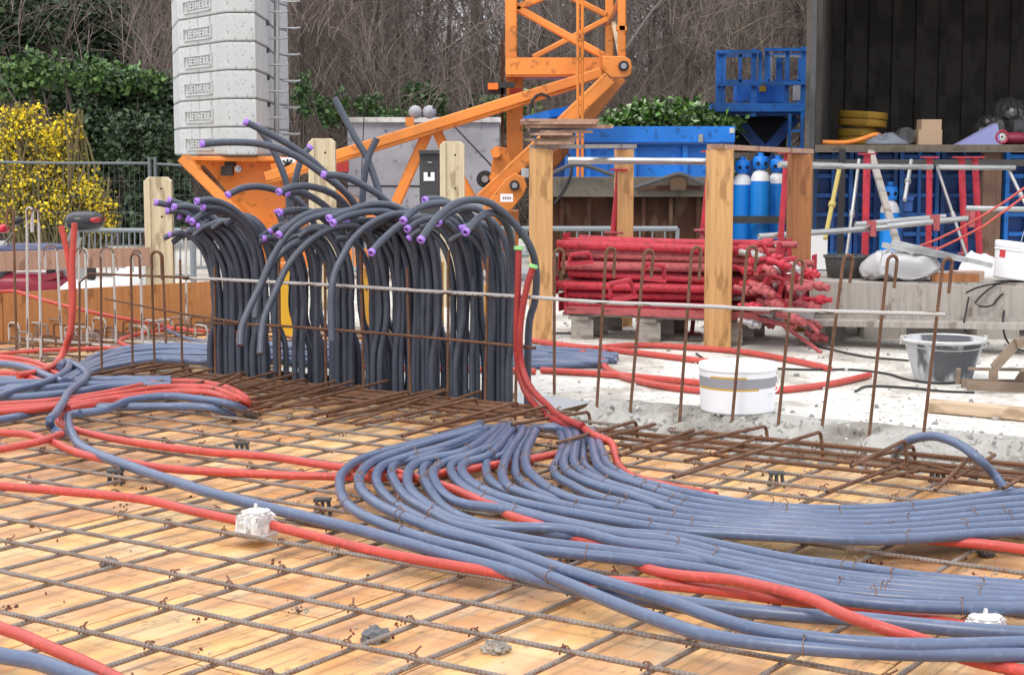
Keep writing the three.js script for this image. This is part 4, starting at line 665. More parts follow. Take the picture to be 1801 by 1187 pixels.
{
  const d = 14.2, g = thing('motor_scooter', 'dark scooter with a black top case and red panels behind the guard board', 'scooter'), q = (x, y, dd = 0) => D(x, y, d + dd);
  const S = (x, y, rx, ry, rz, m, n) => { const e = new THREE.SphereGeometry(1, 24, 16), c = q(x, y), k = d / F; const p = e.attributes.position; for (let i = 0; i < p.count; i++) p.setXYZ(i, Math.sign(p.getX(i)) * Math.abs(p.getX(i)) ** .75 * rx * k, Math.sign(p.getY(i)) * Math.abs(p.getY(i)) ** .75 * ry * k, p.getZ(i) * rz); e.computeVertexNormals(); e.translate(c.x, c.y, c.z); return mesh(n, e, m, g); };
  S(148, 389, 33, 18, .2, mat([.016, .017, .022], .3), 'top_case'); S(171, 386, 9, 6, .205, mat([.35, .01, .02], .3), 'reflector'); S(60, 438, 70, 11, .17, mat([.05, .055, .12], .4), 'saddle'); S(45, 500, 85, 22, .16, mat([.22, .012, .03], .35), 'body'); S(-10, 470, 30, 40, .17, mat([.05, .05, .06], .4), 'fairing');
  S(5, 402, 9, 8, .1, mat([.5, .01, .03], .3), 'tail_lamp'); S(30, 388, 9, 7, .1, M.black, 'mirror');
  mesh('carrier', tube([q(125, 405), q(118, 425), q(100, 445)], .012), M.steel, g); mesh('mirror_stem', tube([q(30, 390), q(20, 410), q(5, 430)], .006), M.steel, g); mesh('trim', beam(q(-5, 512), q(112, 480), .05, .3), mat([.20, .01, .025], .4), g);
  const gy = SLAB + .21; for (const x of [-45, 125]) { const c = q(x, 500); const w = new THREE.TorusGeometry(.17, .045, 10, 26).translate(c.x, gy, c.z); const wm = mesh('wheel', w, M.rubber, g); mesh('rim', new THREE.CylinderGeometry(.13, .13, .04, 20).rotateX(Math.PI / 2).translate(c.x, gy, c.z), M.steel, wm); mesh('fork', rod(V(c.x, gy, c.z + .05), V(c.x + .1, gy + .3, c.z + .05), .018), M.steel, g); } seat(g);
}
// ---------- fences and barriers ----------
const barrierMat = mat([.22, .25, .27], .5, { metalness: .2 });
function barrier(x0, x1, ytop, ybot, d, label, bars = 14) {
  const g = thing('steel_barrier', label, 'barrier'), P = (x, y) => D(x, y, d); mesh('top_rail', rod(P(x0, ytop), P(x1, ytop), .021, 10), barrierMat, g); mesh('bottom_rail', rod(P(x0, ybot), P(x1, ybot), .015, 8), barrierMat, g);
  for (const x of [x0, x1]) { const a = P(x, ytop); mesh('post', rod(V(a.x, SLAB, a.z), a, .018, 8), barrierMat, g); } for (let i = 1; i < bars; i++) { const x = x0 + (x1 - x0) * i / bars; mesh('bar', rod(P(x, ybot), P(x, ytop), .007, 6), barrierMat, g); } return seat(g);
}
barrier(136, 336, 405, 484, 14.9, 'galvanised crowd barrier behind the white bags', 20); barrier(340, 470, 407, 470, 15.2, 'galvanised crowd barrier hidden behind the first conduit bundle', 10);
barrier(560, 742, 420, 475, 14.2, 'galvanised crowd barrier behind the conduit arches', 12); barrier(838, 1192, 402, 448, 13.6, 'low galvanised barrier before the rusty trough', 16);
{
  const g = thing('site_fence', 'grey wire mesh fence panels before the yellow shrub', 'fence'), d = 17, P = (x, y) => D(x, y, d);
  for (const [a, b, y0, y1] of [[-140, 262, 281, 287], [272, 470, 288, 294]]) { mesh('top_rail', tube([P(a, y0), P((a + b) / 2, (y0 + y1) / 2 + 2), P(b, y1)], .013, { n: 8, step: .3 }), M.fence, g); for (const x of [a, b]) { const t = P(x, 276); mesh("post", rod(V(t.x, SLAB, t.z), t, .02, 8), M.fence, g); } const w = []; for (let x = a + 6; x < b; x += 9) { const t = P(x, 286); w.push(rod(V(t.x, SLAB + .1, t.z), t, .0013, 4)); } for (let i = 1; i < 6; i++) w.push(rod(P(a, 286 + i * 28), P(b, 290 + i * 28), .0013, 4)); const m = mesh('wire_mesh', w, M.fence, g); m.userData.kind = 'stuff'; } seat(g);
}
// ---------- ballast stack of the crane ----------
const font = await new FontLoader().loadAsync('fonts/droid/droid_sans_bold.typeface.json');
{
  const plan = [[310, 18.0], [321, 16.95], [403, 16], [454, 16], [475, 16.95], [486, 17.9], [510, 18.4], [511, 19.3], [311, 19.3]].map(([x, d]) => [(x - W / 2) / F * d, d]);
  const y0 = D(430, 273, 16).y, hh = .2685, p2 = V(plan[2][0], 0, -plan[2][1]), p1 = V(plan[1][0], 0, -plan[1][1]), face = p2.clone().sub(p1), fl = face.length(), fd = face.clone().normalize(), out = V(-fd.z, 0, fd.x); if (out.z < 0) out.negate();
  const ord = ['lowest', 'second', 'third', 'fourth', 'fifth', 'sixth', 'seventh'];
  for (let k = 0; k < 7; k++) {
    const g = thing('ballast_block', `pale cast concrete crane ballast block, ${ord[k]} from the bottom of its stack`, 'ballast block', 'crane ballast stack'), y = y0 + k * hh;
    const s = new THREE.Shape(plan.map(([x, d]) => new THREE.Vector2(x, d))); const e = new THREE.ExtrudeGeometry(s, { depth: hh - .045, bevelEnabled: true, bevelSize: .018, bevelThickness: .018, bevelOffset: -.018, bevelSegments: 3 }); e.rotateX(-Math.PI / 2); e.translate(0, y + .022, 0);
    mesh('block', e, M.cast, g);
    const gap = new THREE.ExtrudeGeometry(new THREE.Shape(plan.map(([x, d]) => new THREE.Vector2(x * .985 + (-2.7) * .015, d + .03))), { depth: .01, bevelEnabled: false }); gap.rotateX(-Math.PI / 2); gap.translate(0, y - .004, 0); mesh('bedding', gap, M.castDark, g);
    // framed name panel on the slanting face
    const toFace = new THREE.Matrix4().makeBasis(fd, V(0, 1, 0), fd.clone().cross(V(0, 1, 0))); if (toFace.elements[10] < 0) toFace.makeBasis(fd, V(0, 1, 0), out);
    const F0 = (u, v, w) => p1.clone().addScaledVector(fd, u).addScaledVector(out, w).setY(y + v), fr = [], u0 = fl * .14, u1 = fl * .72, v0 = .055, v1 = .165;
    for (const [a, b] of [[[u0, v0], [u1, v0]], [[u0, v1], [u1, v1]], [[u0, v0], [u0, v1]], [[u1, v0], [u1, v1]]]) fr.push(beam(F0(...a, .004), F0(...b, .004), .014, .03, out));
    mesh('panel_frame', fr, M.cast, g);
    const t = new TextGeometry('LIEBHERR', { font, size: .07, depth: .014, curveSegments: 2 }); t.computeBoundingBox(); const bw = t.boundingBox.max.x; t.scale((u1 - u0) * .84 / bw, 1, 1); t.applyMatrix4(new THREE.Matrix4().makeBasis(fd, V(0, 1, 0), out)); const o = F0(u0 + (u1 - u0) * .08, v0 + .022, .002); t.translate(o.x, o.y, o.z); mesh('lettering', t, M.cast, g);
    // looped step irons on the right side
    const loop = (x0, x1, py, d) => { const a = D(x0, py, d), b = D(x1, py, d), z = .05; return tube([a.clone().add(V(.02, 0, -z)), b.clone().add(V(-.03, 0, -z)), b, b.clone().add(V(-.03, -.012, z)), a.clone().add(V(.02, -.012, z))], .0085, { n: 6, step: .03 }); };
    const cy = 270 - (y + hh * .55 - EYE) * F / 16.9; mesh('step_iron', loop(470, 506, cy + 6, 16.75), M.galv, g); mesh('step_iron', loop(494, 527, cy - 12, 17.9), M.galv, g); mesh('lifting_lug', boxG(.03, .05, .05, plan[4][0] + .01, y + hh - .03, -plan[4][1] + .04), M.darkGrey, g);
    seat(g);
  }
}
// ---------- crane ----------
{
  const g = thing('tower_crane', 'orange lattice mast of a self-erecting crane with its slanting base frame', 'crane'), d = 16;
  const B = (n, x0, y0, x1, y1, w, m = M.orange, t = .16, d0 = d, d1 = d0) => mesh(n, beam(D(x0, y0, d0), D(x1, y1, d1), w / F * (d0 + d1) / 2, t, V(0, 0, 1), .012), m, g);
  const Pb = (n, x0, y0, x1, y1, m = M.orange, t = .3, d0 = d) => mesh(n, pbox(x0, y0, x1, y1, d0, t), m, g);
  const plate = (n, pts, d0, t, m = M.orange) => { const s = new THREE.Shape(pts.map(([x, y]) => { const p = D(x, y, d0); return new THREE.Vector2(p.x, p.y); })); return mesh(n, new THREE.ExtrudeGeometry(s, { depth: t, bevelEnabled: true, bevelSize: .008, bevelThickness: .008, bevelSegments: 1 }).translate(0, 0, -d0 - t), m, g); };
  const disc = (n, x, y, r, m, d0, t = .05, par = g) => { const c = D(x, y, d0); return mesh(n, new THREE.CylinderGeometry(r / F * d0, r / F * d0, t, 24).rotateX(Math.PI / 2).translate(c.x, c.y, c.z), m, par); };
  // mast
  B('mast_leg', 899, -120, 899, 101, 20, M.orange, .12, 16.05); B('mast_leg', 1094, -120, 1094, 108, 14, M.orange, .1, 16.05); B('mast_leg', 1072, -120, 1072, 101, 14, M.orange, .1, 17.5); B('mast_leg', 893, -120, 893, 101, 9, M.orange, .1, 17.5);
  Pb('leg_joint', 1085, 45, 1103, 53, M.orange, .14, 16);
  B('lattice_bar', 909, 14, 1068, 102, 13, M.orange, .07, 16.1); B('lattice_bar', 1085, -60, 909, 14, 12, M.orange, .07, 16.1); B('lattice_bar', 938, 101, 1069, 33, 10, M.orange, .06, 17.45); B('lattice_bar', 1066, 26, 1010, -2, 10, M.orange, .06, 17.45); B('lattice_bar', 1010, -2, 900, -60, 10, M.orange, .06, 17.45); B('lattice_bar', 1080, 40, 1092, 100, 9, M.pine, .03, 16.8, 16.2); B('lattice_bar', 1090, 0, 1072, 40, 9, M.orange, .05, 16.2, 17.4);
  Pb('mast_foot', 889, 101, 1082, 131, M.orange, .55, 15.95); Pb('foot_flange', 889, 131.6, 1078, 135, M.orange, .6, 15.98);
  plate('pin_plate', [[1060, 100], [1098, 100], [1108, 106], [1111, 118], [1108, 131], [1098, 135], [1076, 135], [1062, 124]], 15.9, .1); disc('pin', 1097, 116, 9, M.black, 15.87); disc('pin_head', 1097, 116, 5, M.steel, 15.84);
  // lower column and its rail
  Pb('column', 891, 135, 920, 285, M.orange, .3, 16.3); Pb('column_rail', 881, 70, 886, 262, M.corrode, .05, 16.1); Pb('warning_stripe', 897, 156, 920, 166, mat([.62, .03, .015], .4), .02, 16.22); Pb('lamp_bracket', 876, 144, 905, 154, M.black, .1, 16); Pb('marker_lamp', 858, 146, 876, 157, mat([.9, .18, .01], .3), .08, 16); Pb('lamp_base', 852, 155, 890, 166, M.black, .1, 16.1);
  // long slanting beam with its lower flange, V struts
  B('main_beam', 470, 311, 1058, 128, 18, M.orange, .22, 16.1, 15.9); B('beam_flange', 474, 321, 1020, 152, 6, M.orange, .3, 16.15, 15.98); B('strut', 752, 232, 697, 356, 18, M.orange, .12, 16.2); B('strut', 766, 226, 786, 270, 17, M.orange, .12, 16.2); B('strut', 786, 270, 830, 350, 17, M.orange, .12, 16.2);
  // crossing lower beams to the pivot
  B('lower_beam', 1072, 138, 846, 352, 25, M.orange, .2, 15.6); B('beam_edge', 1060, 140, 840, 348, 5, M.orange, .24, 15.62); B('lower_beam', 1092, 136, 960, 300, 22, M.orange, .2, 16.7);
  plate('pivot_plate', [[862, 352], [888, 318], [905, 306], [920, 312], [925, 328], [918, 344], [900, 366], [878, 384], [840, 380]], 15.4, .08); disc('pin', 905, 326, 9, M.black, 15.36); disc('pin_head', 905, 326, 5, M.steel, 15.32);
  Pb('maker_plate', 880, 341, 902, 355, M.white, .01, 15.28); for (let i = 0; i < 4; i++) Pb('print', 884 + i * 4, 346, 886.4 + i * 4, 350, mat([.25, .18, .18], .6), .004, 15.272);
  disc('rope_wheel', 853, 315, 15, M.rubber, 15.9, .12); disc('wheel_hub', 853, 315, 6, M.steel, 15.82); disc('roller', 872, 268, 9, M.orange, 15.9, .2); plate('roller_arm', [[862, 330], [866, 290], [872, 258], [890, 262], [900, 290], [890, 320]], 16.0, .1); disc('roller', 868, 312, 8, M.orange, 15.85, .1); Pb('cylinder_end', 917, 296, 930, 312, M.galv, .15, 15.4);
  // frame under the ballast
  B('outrigger', 322, 277, 470, 422, 17, M.orange, .3, 16.1); plate('web_plate', [[340, 278], [482, 278], [520, 300], [510, 336], [488, 392], [440, 394]], 16.5, .1, M.orange); B('upper_chord', 330, 279, 500, 279, 9, M.orange, .5, 16.4); B('outrigger', 575, 312, 660, 392, 16, M.orange, .2, 16.2); B('tie_beam', 480, 300, 545, 287, 24, M.orange, .2, 16.25);
  B('brake_hose', 355, 292, 402, 346, 7, M.corrode, .04, 16.05); Pb('clamp', 388, 292, 408, 309, M.darkGrey, .1, 16.3); disc('clamp_bolt', 419, 297, 6, M.galv, 16.3, .08); Pb('clamp', 394, 277, 412, 292, M.black, .1, 16.3); Pb('warning_sign', 492, 277, 519, 304, M.white, .01, 16.0);
  for (const [a, b, c, e] of [[497, 282, 514, 300], [513, 281, 498, 301], [505, 280, 505, 302], [496, 292, 515, 289]]) B('sign_mark', a, b, c, e, 3.2, M.black, .006, 15.985);
  Pb('base_pedestal', 452, 392, 540, 471, M.orange, .8, 16.4); Pb('base_pedestal', 846, 372, 912, 475, M.orange, .6, 15.8); Pb('base_girder', 540, 440, 846, 468, M.orange, .35, 16.2); Pb('red_valve', 590, 283, 612, 302, mat([.45, .05, .05], .5), .1, 16.4);
  mesh('hose', tube([D(1002, 272, 14.6), D(1006, 300, 14.6), D(995, 330, 14.6), D(975, 358, 14.6)], .012), M.rubber, g); mesh('hose', tube([D(932, 200, 15.2), D(936, 178, 15.2), D(950, 165, 15.2), D(968, 172, 15.2)], .014), M.rubber, g);
  // climbing rail in front of the mast, down to the ground
  for (const x of [1016.5, 1024.5]) B('climbing_rail', x, -120, x, 470, 5, M.orange, .05, 15.0); for (let y = -100; y < 405; y += 19) B('rail_rung', 1018, y, 1023, y, 3, M.orange, .04, 15.02); Pb('rail_foot', 990, 408, 1042, 413, M.orange, .2, 14.95);
  seat(g);
}
one('ballast_pipe', rod(D(486, -110, 17.3), D(486, 236, 17.3), .03, 12), M.galv, 'grey vertical pipe running up the side of the ballast stack', 'pipe');
// ---------- cabinet, power box, floodlights ----------
{
  const g = thing('site_cabinet', 'long grey site cabinet with a pale roof edge behind the crane beam', 'cabinet'); mesh('body', pbox(612, 215, 878, 452, 19, 2), M.cabinet, g); mesh('roof_edge', pbox(606, 206, 882, 215, 18.95, 2.1), M.whitePaint, g); mesh('door_seam', pbox(660, 326, 772, 328.5, 18.99, .02), M.black, g); mesh('door_seam', pbox(612, 326, 640, 328, 18.99, .02), M.black, g); for (const [x, y] of [[676, 225], [626, 250]]) mesh('screw', pbox(x, y, x + 4, y + 4, 18.98, .03), M.steel, g); seat(g);
  one('guy_cable', rod(D(640, 200, 18.7), D(634, 345, 18.7), .006, 6), M.black, 'thin black cable hanging down the cabinet front', 'cable'); one('guy_cable', rod(D(793, 216, 17), D(866, 293, 16.4), .009, 6), M.black, 'slanting black cable from the crane beam to the roller', 'cable');
  const p = thing('power_box', 'dark power box with a white notched label beside a girder post', 'cabinet'); mesh('case', pbox(738, 268, 772, 482, 15, .25), M.darkGrey, p); mesh('hood', pbox(736, 264, 774, 270, 14.95, .3), M.darkGrey, p); mesh('label', pbox(745, 303, 764, 318, 14.99, .02), M.white, p); mesh('label_notch', pbox(752, 302.5, 757, 311, 14.985, .02), M.black, p); mesh('lock', pbox(752, 284, 760, 287, 14.98, .03), M.steel, p); seat(p);
  const f = thing('floodlight', 'pair of round grey floodlights on a bracket over the cabinet roof', 'lamp'); for (const x of [730, 755]) { const c = D(x, 197, 18.6); mesh('lamp_head', new THREE.SphereGeometry(.075, 20, 12, 0, 6.283, 0, 1.6).rotateX(-Math.PI / 2 + Math.PI).translate(c.x, c.y, c.z), M.cabinet, f); mesh('glass', new THREE.CylinderGeometry(.07, .07, .012, 24).rotateX(Math.PI / 2).translate(c.x, c.y, c.z + .01), M.galv, f); } mesh('bracket', rod(D(742, 207, 18.65), D(742, 195, 18.65), .015), M.steel, f); mesh('arm', rod(D(724, 205, 18.65), D(765, 188, 18.55), .012), M.black, f); mesh('lug', pbox(713, 206, 728, 222, 18.5, .05), M.orange, f); seat(f);
}
// ---------- blue skip, rusty trough ----------
{
  const g = thing('blue_skip', 'bright blue steel skip with a broad rim behind the timber posts', 'skip'); mesh('body', pbox(1003, 252, 1246, 470, 16, 1.7), M.blue, g); mesh('rim', pbox(1000, 222, 1293, 250, 15.9, 2.1), M.blue, g); mesh('rim_lip', pbox(998, 250.5, 1288, 254, 15.86, 2.15), M.blueDeep, g); mesh('corner_mark', pbox(1284, 225, 1292, 234, 15.89, .02), M.whitePaint, g); mesh('end_wall', pbox(1246, 252, 1290, 470, 16.4, 1.2), M.blue, g);
  for (const x of [1030, 1110, 1200]) mesh('rib', pbox(x, 254, x + 9, 470, 15.92, .1), M.blue, g); mesh('hook', pbox(1229, 236, 1237, 250, 15.86, .05), M.galv, g); seat(g);
  const b = thing('blue_trailer', 'small dark blue roof edge behind the crane column', 'container'); mesh('roof', beam(D(935, 208, 18.3), D(1012, 193, 18.5), .08, 1), M.blue, b); mesh('wall', pbox(940, 208, 1000, 445, 18.4, .8), M.blueDeep, b); seat(b);
  const t = thing('rusty_trough', 'rusty steel trough with a concrete-grey upper edge', 'trough'); mesh('upper_edge', pbox(960, 312, 1246, 346, 14.6, .35), M.corrodeGrey, t); mesh('wall', pbox(962, 346, 1244, 505, 14.75, .3), M.corrode, t); for (let i = 0; i < 6; i++) mesh('stiffener', pbox(985 + i * 48, 347, 991 + i * 48, 500, 14.66, .1), M.corrode, t); seat(t);
  const br = (pts, label) => one('bent_bracket', bent(pts.map(([x, y]) => D(x, y, 14.5)), .018, .08, 8), M.darkGrey, label, 'bracket');
  br([[1112, 332], [1130, 326], [1190, 306], [1200, 306], [1243, 326]], 'dark bent bar peaked over the trough beside the post'); br([[972, 305], [1003, 289], [1030, 290], [1082, 309]], 'dark bent bar peaked behind the first timber post');
  one('chain_block', [pbox(1180, 308, 1208, 334, 14.5, .1), pbox(1120, 326, 1240, 334, 14.56, .05)], M.corrode, 'rusty bracket block hanging under the peaked bar', 'bracket');
}
// scaffold tubes and leaning red props round the frame
{
  const tb = (x0, y0, d0, x1, y1, d1, label, r = .024, m = M.galv) => one('scaffold_tube', rod(D(x0, y0, d0), D(x1, y1, d1), r, 12), m, label, 'tube');
  tb(1000, 282, 11.55, 1252, 284, 11.3, 'galvanised tube level before the blue skip'); tb(1372, 289, 11.6, 1480, 292, 12.0, 'galvanised tube stub passing the brown timber post'); tb(1480, 292, 12, 1640, 294, 12.6, 'galvanised tube continuing under the dark steel beam', .02); tb(1650, 294, 12.6, 1785, 295, 13, 'galvanised tube under the beam near the wooden upright', .02);
  tb(1335, 416, 12, 1560, 400, 12.3, 'galvanised tube lying at knee height before the blue panels', .022); tb(1505, 395, 12.4, 1663, 381, 12.6, 'galvanised tube lying across the red prop feet', .022); tb(1560, 398, 12.3, 1712, 383, 12.5, 'galvanised tube lying lower across the red prop feet', .022); tb(1700, 366, 12.6, 1850, 369, 12.6, 'galvanised tube level behind the red cords', .02);
  const rp = (x0, y0, x1, y1, d, label, w = 11) => { const g = thing('leaning_prop', label, 'steel prop'); const a = D(x0, y0, d), b = D(x1, y1, d); const r = w / F * d / 2; mesh('outer_tube', rod(a, b, r, 12), M.redSteel, g); const t = a.clone().sub(b).normalize(); const low = V(b.x - t.x * (b.y - SLAB) / t.y, SLAB + .01, b.z - t.z * (b.y - SLAB) / t.y); mesh('inner_tube', rod(b, low, r * .8, 10), M.redSteelPink, g); mesh('head_plate', boxG(.12, .012, .1, a.x, a.y + .006, a.z), M.redSteel, g); mesh('foot_plate', boxG(.12, .01, .12, low.x, SLAB + .006, low.z), M.redSteel, g); mesh('pin', rod(b.clone().add(V(-.06, .02, .03)), b.clone().add(V(.07, .02, .03)), .009), M.redSteelPink, g); return seat(g); };
  rp(1089, 300, 1078, 414, 11.7, 'red prop standing behind the narrow timber post', 10); rp(1251, 268, 1236, 410, 11.2, 'pink-red prop leaning behind the front timber post', 10); rp(1385, 270, 1373, 430, 12, 'red prop standing before the gas bottles');
  rp(1526, 272, 1522, 458, 12.8, 'red prop standing at the tub under the shelf', 13); rp(1636, 278, 1634, 440, 12.9, 'red prop standing in the middle of the blue panels', 11); rp(1692, 278, 1698, 450, 12.9, 'red prop standing left of the wooden upright', 12); rp(1716, 278, 1724, 452, 13, 'red prop standing close beside the wooden upright', 12);
  for (const [x, y] of [[1533, 388], [1645, 378], [1707, 372]]) one('prop_bracket', [pbox(x, y, x + 9, y + 28, 12.2, .04), pbox(x - 6, y, x, y + 8, 12.2, .04)], M.redSteelPink, 'small red hook bracket on a prop carrying the tubes', 'bracket', 'red hook brackets');
  const ln = (x0, y0, x1, y1, d, w, m, label) => { const a = D(x0, y0, d), b = D(x1, y1, d - .3); one('push_pull_prop', [rod(a, b, w / F * d / 2, 10), rod(a.clone().lerp(b, .5), a.clone().lerp(b, .56), w / F * d * .8, 8)], m, label, 'steel prop'); };
  ln(1478, 292, 1452, 420, 13, 8, mat([.45, .36, .10], .6), 'yellowed slanting prop beside the brown timber post'); ln(1512, 280, 1488, 462, 13, 6, M.galv, 'thin slanting prop between the brown post and the red one'); ln(1604, 282, 1592, 352, 13.4, 7, M.galv, 'short slanting prop beside the blue gas bottle'); ln(1650, 296, 1702, 452, 13, 6, M.steel, 'dark slanting prop crossing the blue panels'); ln(1776, 300, 1815, 380, 13, 6, M.galv, 'thin slanting prop against the last blue panel');
  one('channel_section', beam(D(1532, 266, 13.6), D(1582, 440, 12.2), .05, .03), M.plankGrey, 'grey channel leaning across the blue gas bottle', 'profile'); one('steel_post', pbox(1476, 262, 1486, 474, 13.8, .05), M.black, 'dark square steel post under the shelf beam', 'post');
  one('wooden_upright', pbox(1729, 264, 1761, 478, 14.2, .1), mat([.20, .12, .085], .9, { map: tWood }), 'weathered brown wooden upright under the shelf', 'post');
}
// gas bottles
{
  function bottle(px, top, d, r, label, dy = 0) {
    const g = thing('gas_bottle', label, 'gas bottle'), c = D(px, top, d), h = c.y - SLAB, A = (q) => q.translate(c.x, SLAB, c.z); const s = h - .26;
    mesh('body', A(lathe([[0, 0], [r * .95, 0], [r, .02], [r, s - .02], [r * .99, s]], 28)), M.blueGas, g); mesh('shoulder', A(lathe([[r * .99, s], [r * .93, s + .04], [r * .72, s + .08], [r * .38, s + .105], [r * .36, s + .12]], 28)), M.white, g);
    mesh('valve_guard', A(lathe([[r * .42, s + .105], [r * .72, s + .12], [r * .80, s + .17], [r * .74, s + .225], [r * .5, s + .235], [r * .45, s + .22]], 22)), M.blue, g); mesh('valve_wheel', A(new THREE.CylinderGeometry(r * .3, r * .34, .035, 14).translate(0, s + .25, 0)), M.blue, g); for (const a of [-.5, .5]) mesh('guard_slot', A(new THREE.CylinderGeometry(.018, .018, .012, 10).rotateX(Math.PI / 2).rotateY(a).translate(Math.sin(a) * r * .78, s + .165, Math.cos(a) * r * .78)), M.bore, g); return seat(g);
  }
  bottle(1307, 277, 16.2, .093, 'blue gas bottle with a white shoulder, first of the row in the rack'); bottle(1339, 270, 16, .096, 'blue gas bottle with a white shoulder, tallest in the middle of the rack'); bottle(1369, 275, 16.25, .093, 'blue gas bottle with a white shoulder behind the red prop'); bottle(1279, 279, 16.4, .09, 'blue gas bottle half hidden behind the front timber post'); bottle(1567, 321, 14.6, .085, 'single blue gas bottle standing among the blue panels');
  const g = thing('bottle_rack', 'grey rack bar holding the row of blue gas bottles', 'rack'); mesh('bar', pbox(1262, 380, 1392, 393, 15.8, .06), M.darkGrey, g); for (const x of [1266, 1386]) mesh('leg', pbox(x, 393, x + 6, 478, 15.8, .05), M.darkGrey, g); seat(g);
  one('regulator', [pbox(1594, 345, 1606, 372, 14.3, .08), pbox(1588, 345, 1608, 352, 14.28, .1)], M.blueDeep, 'small regulator beside the single gas bottle', 'regulator');
}
// ---------- open storage container with shelf ----------
{
  const g = thing('storage_container', 'open dark storage container with a long shelf across its front', 'container'); const xL = D(1424, 300, 14.6).x, xR = xL + 7, zF = -14.6, zB = -22.6, yT = 4.4;  // unseen depth and roof built out so the inside stays dark
  mesh('side_wall', boxG(.09, yT - SLAB, zF - zB, xL, SLAB + (yT - SLAB) / 2, (zF + zB) / 2), M.shedShaded, g); mesh('side_wall', boxG(.09, yT - SLAB, zF - zB, xR, SLAB + (yT - SLAB) / 2, (zF + zB) / 2), M.shedShaded, g); mesh('back_wall', boxG(xR - xL, yT - SLAB, .08, (xL + xR) / 2, SLAB + (yT - SLAB) / 2, zB), M.shedShaded, g); mesh('roof', boxG(xR - xL + .4, .1, zF - zB + .3, (xL + xR) / 2, yT + .05, (zF + zB) / 2), M.shedShaded, g);
  mesh('door_jamb', boxG(.045, yT - SLAB, .12, xL + .02, SLAB + (yT - SLAB) / 2, zF + .07), M.darkGrey, g);
  for (let i = 0; i < 22; i++) mesh('wall_rib', boxG(.09, yT - SLAB - .1, .05, xL + .3 + i * .3, SLAB + (yT - SLAB) / 2, zB + .06), M.shedShaded, g); for (let i = 0; i < 24; i++) mesh('wall_rib', boxG(.04, yT - SLAB - .1, .1, xL + .06, SLAB + (yT - SLAB) / 2, zF - .4 - i * .32), M.shedShaded, g); const ys = D(1600, 254, 14.4).y; mesh('shelf', boxG(xR - xL - .1, .05, 2.6, (xL + xR) / 2, ys - .028, zF - 1.1), mat([.17, .14, .11], .9, { map: tWood }), g); mesh('shelf_edge', boxG(xR - xL - .1, .012, .02, (xL + xR) / 2, ys - .06, zF + .19), M.shedShaded, g); mesh('front_beam', boxG(xR - xL - .1, .055, .06, (xL + xR) / 2, D(1600, 286, 14.3).y, -14.3), mat([.05, .045, .045], .8), g); seat(g); { const pv = V(xL, 0, zF), an = -.2, q = g.position.clone().sub(pv).applyAxisAngle(V(0, 1, 0), an); g.position.copy(pv).add(q); g.rotation.y = an; }
  // things on the shelf
  const zs = 14.75, onShelf = (px, z = zs) => { const p = D(px, 255, z); return V(p.x, ys, p.z); };
  const coilMat = mat([.34, .20, .02], .8, { map: tGrime });  // hose yellow darkened, the shadow on the shelf is in the colour
  const ring = (px, y, r, h, tilt, label) => { const p = onShelf(px, 15.9), q = thing('hose_coil', label, 'hose'), n = 2; for (let i = 0; i < n; i++) { const y0 = i * h / n, y1 = (i + 1) * h / n, k = r + R(-.008, .008); mesh('turn', lathe([[k * .62, y0], [k * .94, y0], [k, y0 + .008], [k, y1 - .008], [k * .94, y1], [k * .62, y1], [k * .62, y0]], 32).rotateZ(tilt).translate(p.x, p.y + y, p.z), coilMat, q); } return seat(q); };
  ring(1508, .01, .19, .15, .03, 'lower flat coil of yellow hose on the dark shelf'); ring(1516, .175, .225, .14, -.06, 'upper flat coil of yellow hose on the dark shelf');
  { const p = onShelf(1490), q = onShelf(1545); one('orange_strap', tube([p.clone().add(V(-.22, .02, .02)), p.clone().add(V(0, .02, 0)), p.clone().lerp(q, .5).add(V(0, .05, 0)), q.clone().add(V(0, .09, -.05)), q.clone().add(V(.08, .05, -.1))], .022, { n: 8 }), M.orange, 'orange cloth strip lying along the shelf edge', 'cloth');
    one('grey_tarp', (() => { const s = new THREE.SphereGeometry(1, 24, 14), a = s.attributes.position; for (let i = 0; i < a.count; i++) { const n = fbm(a.getX(i) * .5 + .5, a.getZ(i) * .5 + .5 + a.getY(i) * .2, 6, 6, 3, 811); a.setXYZ(i, a.getX(i) * .2, Math.max(-.0, a.getY(i)) * .19 * n, a.getZ(i) * .13); } s.computeVertexNormals(); const c = onShelf(1562); return s.translate(c.x, c.y + .005, c.z); })(), mat([.16, .18, .22], .7), 'crumpled grey tarpaulin on the shelf beside the orange strip', 'tarpaulin');
    const b = onShelf(1592); one('tool_case', [new THREE.CylinderGeometry(.075, .075, .14, 18).rotateX(Math.PI / 2).translate(b.x, b.y + .076, b.z)], M.darkGrey, 'small dark round tool beside the grey tarpaulin', 'tool'); }
  { const c = onShelf(1632), k = onShelf(1634); one('cardboard_box', boxG(.205, .128, .2, c.x, c.y + .064, c.z), M.card, 'lower brown cardboard box on the shelf', 'box'); one('cardboard_box', boxG(.175, .09, .18, k.x, k.y + .1735, k.z), M.card, 'upper brown cardboard box on the shelf', 'box'); }
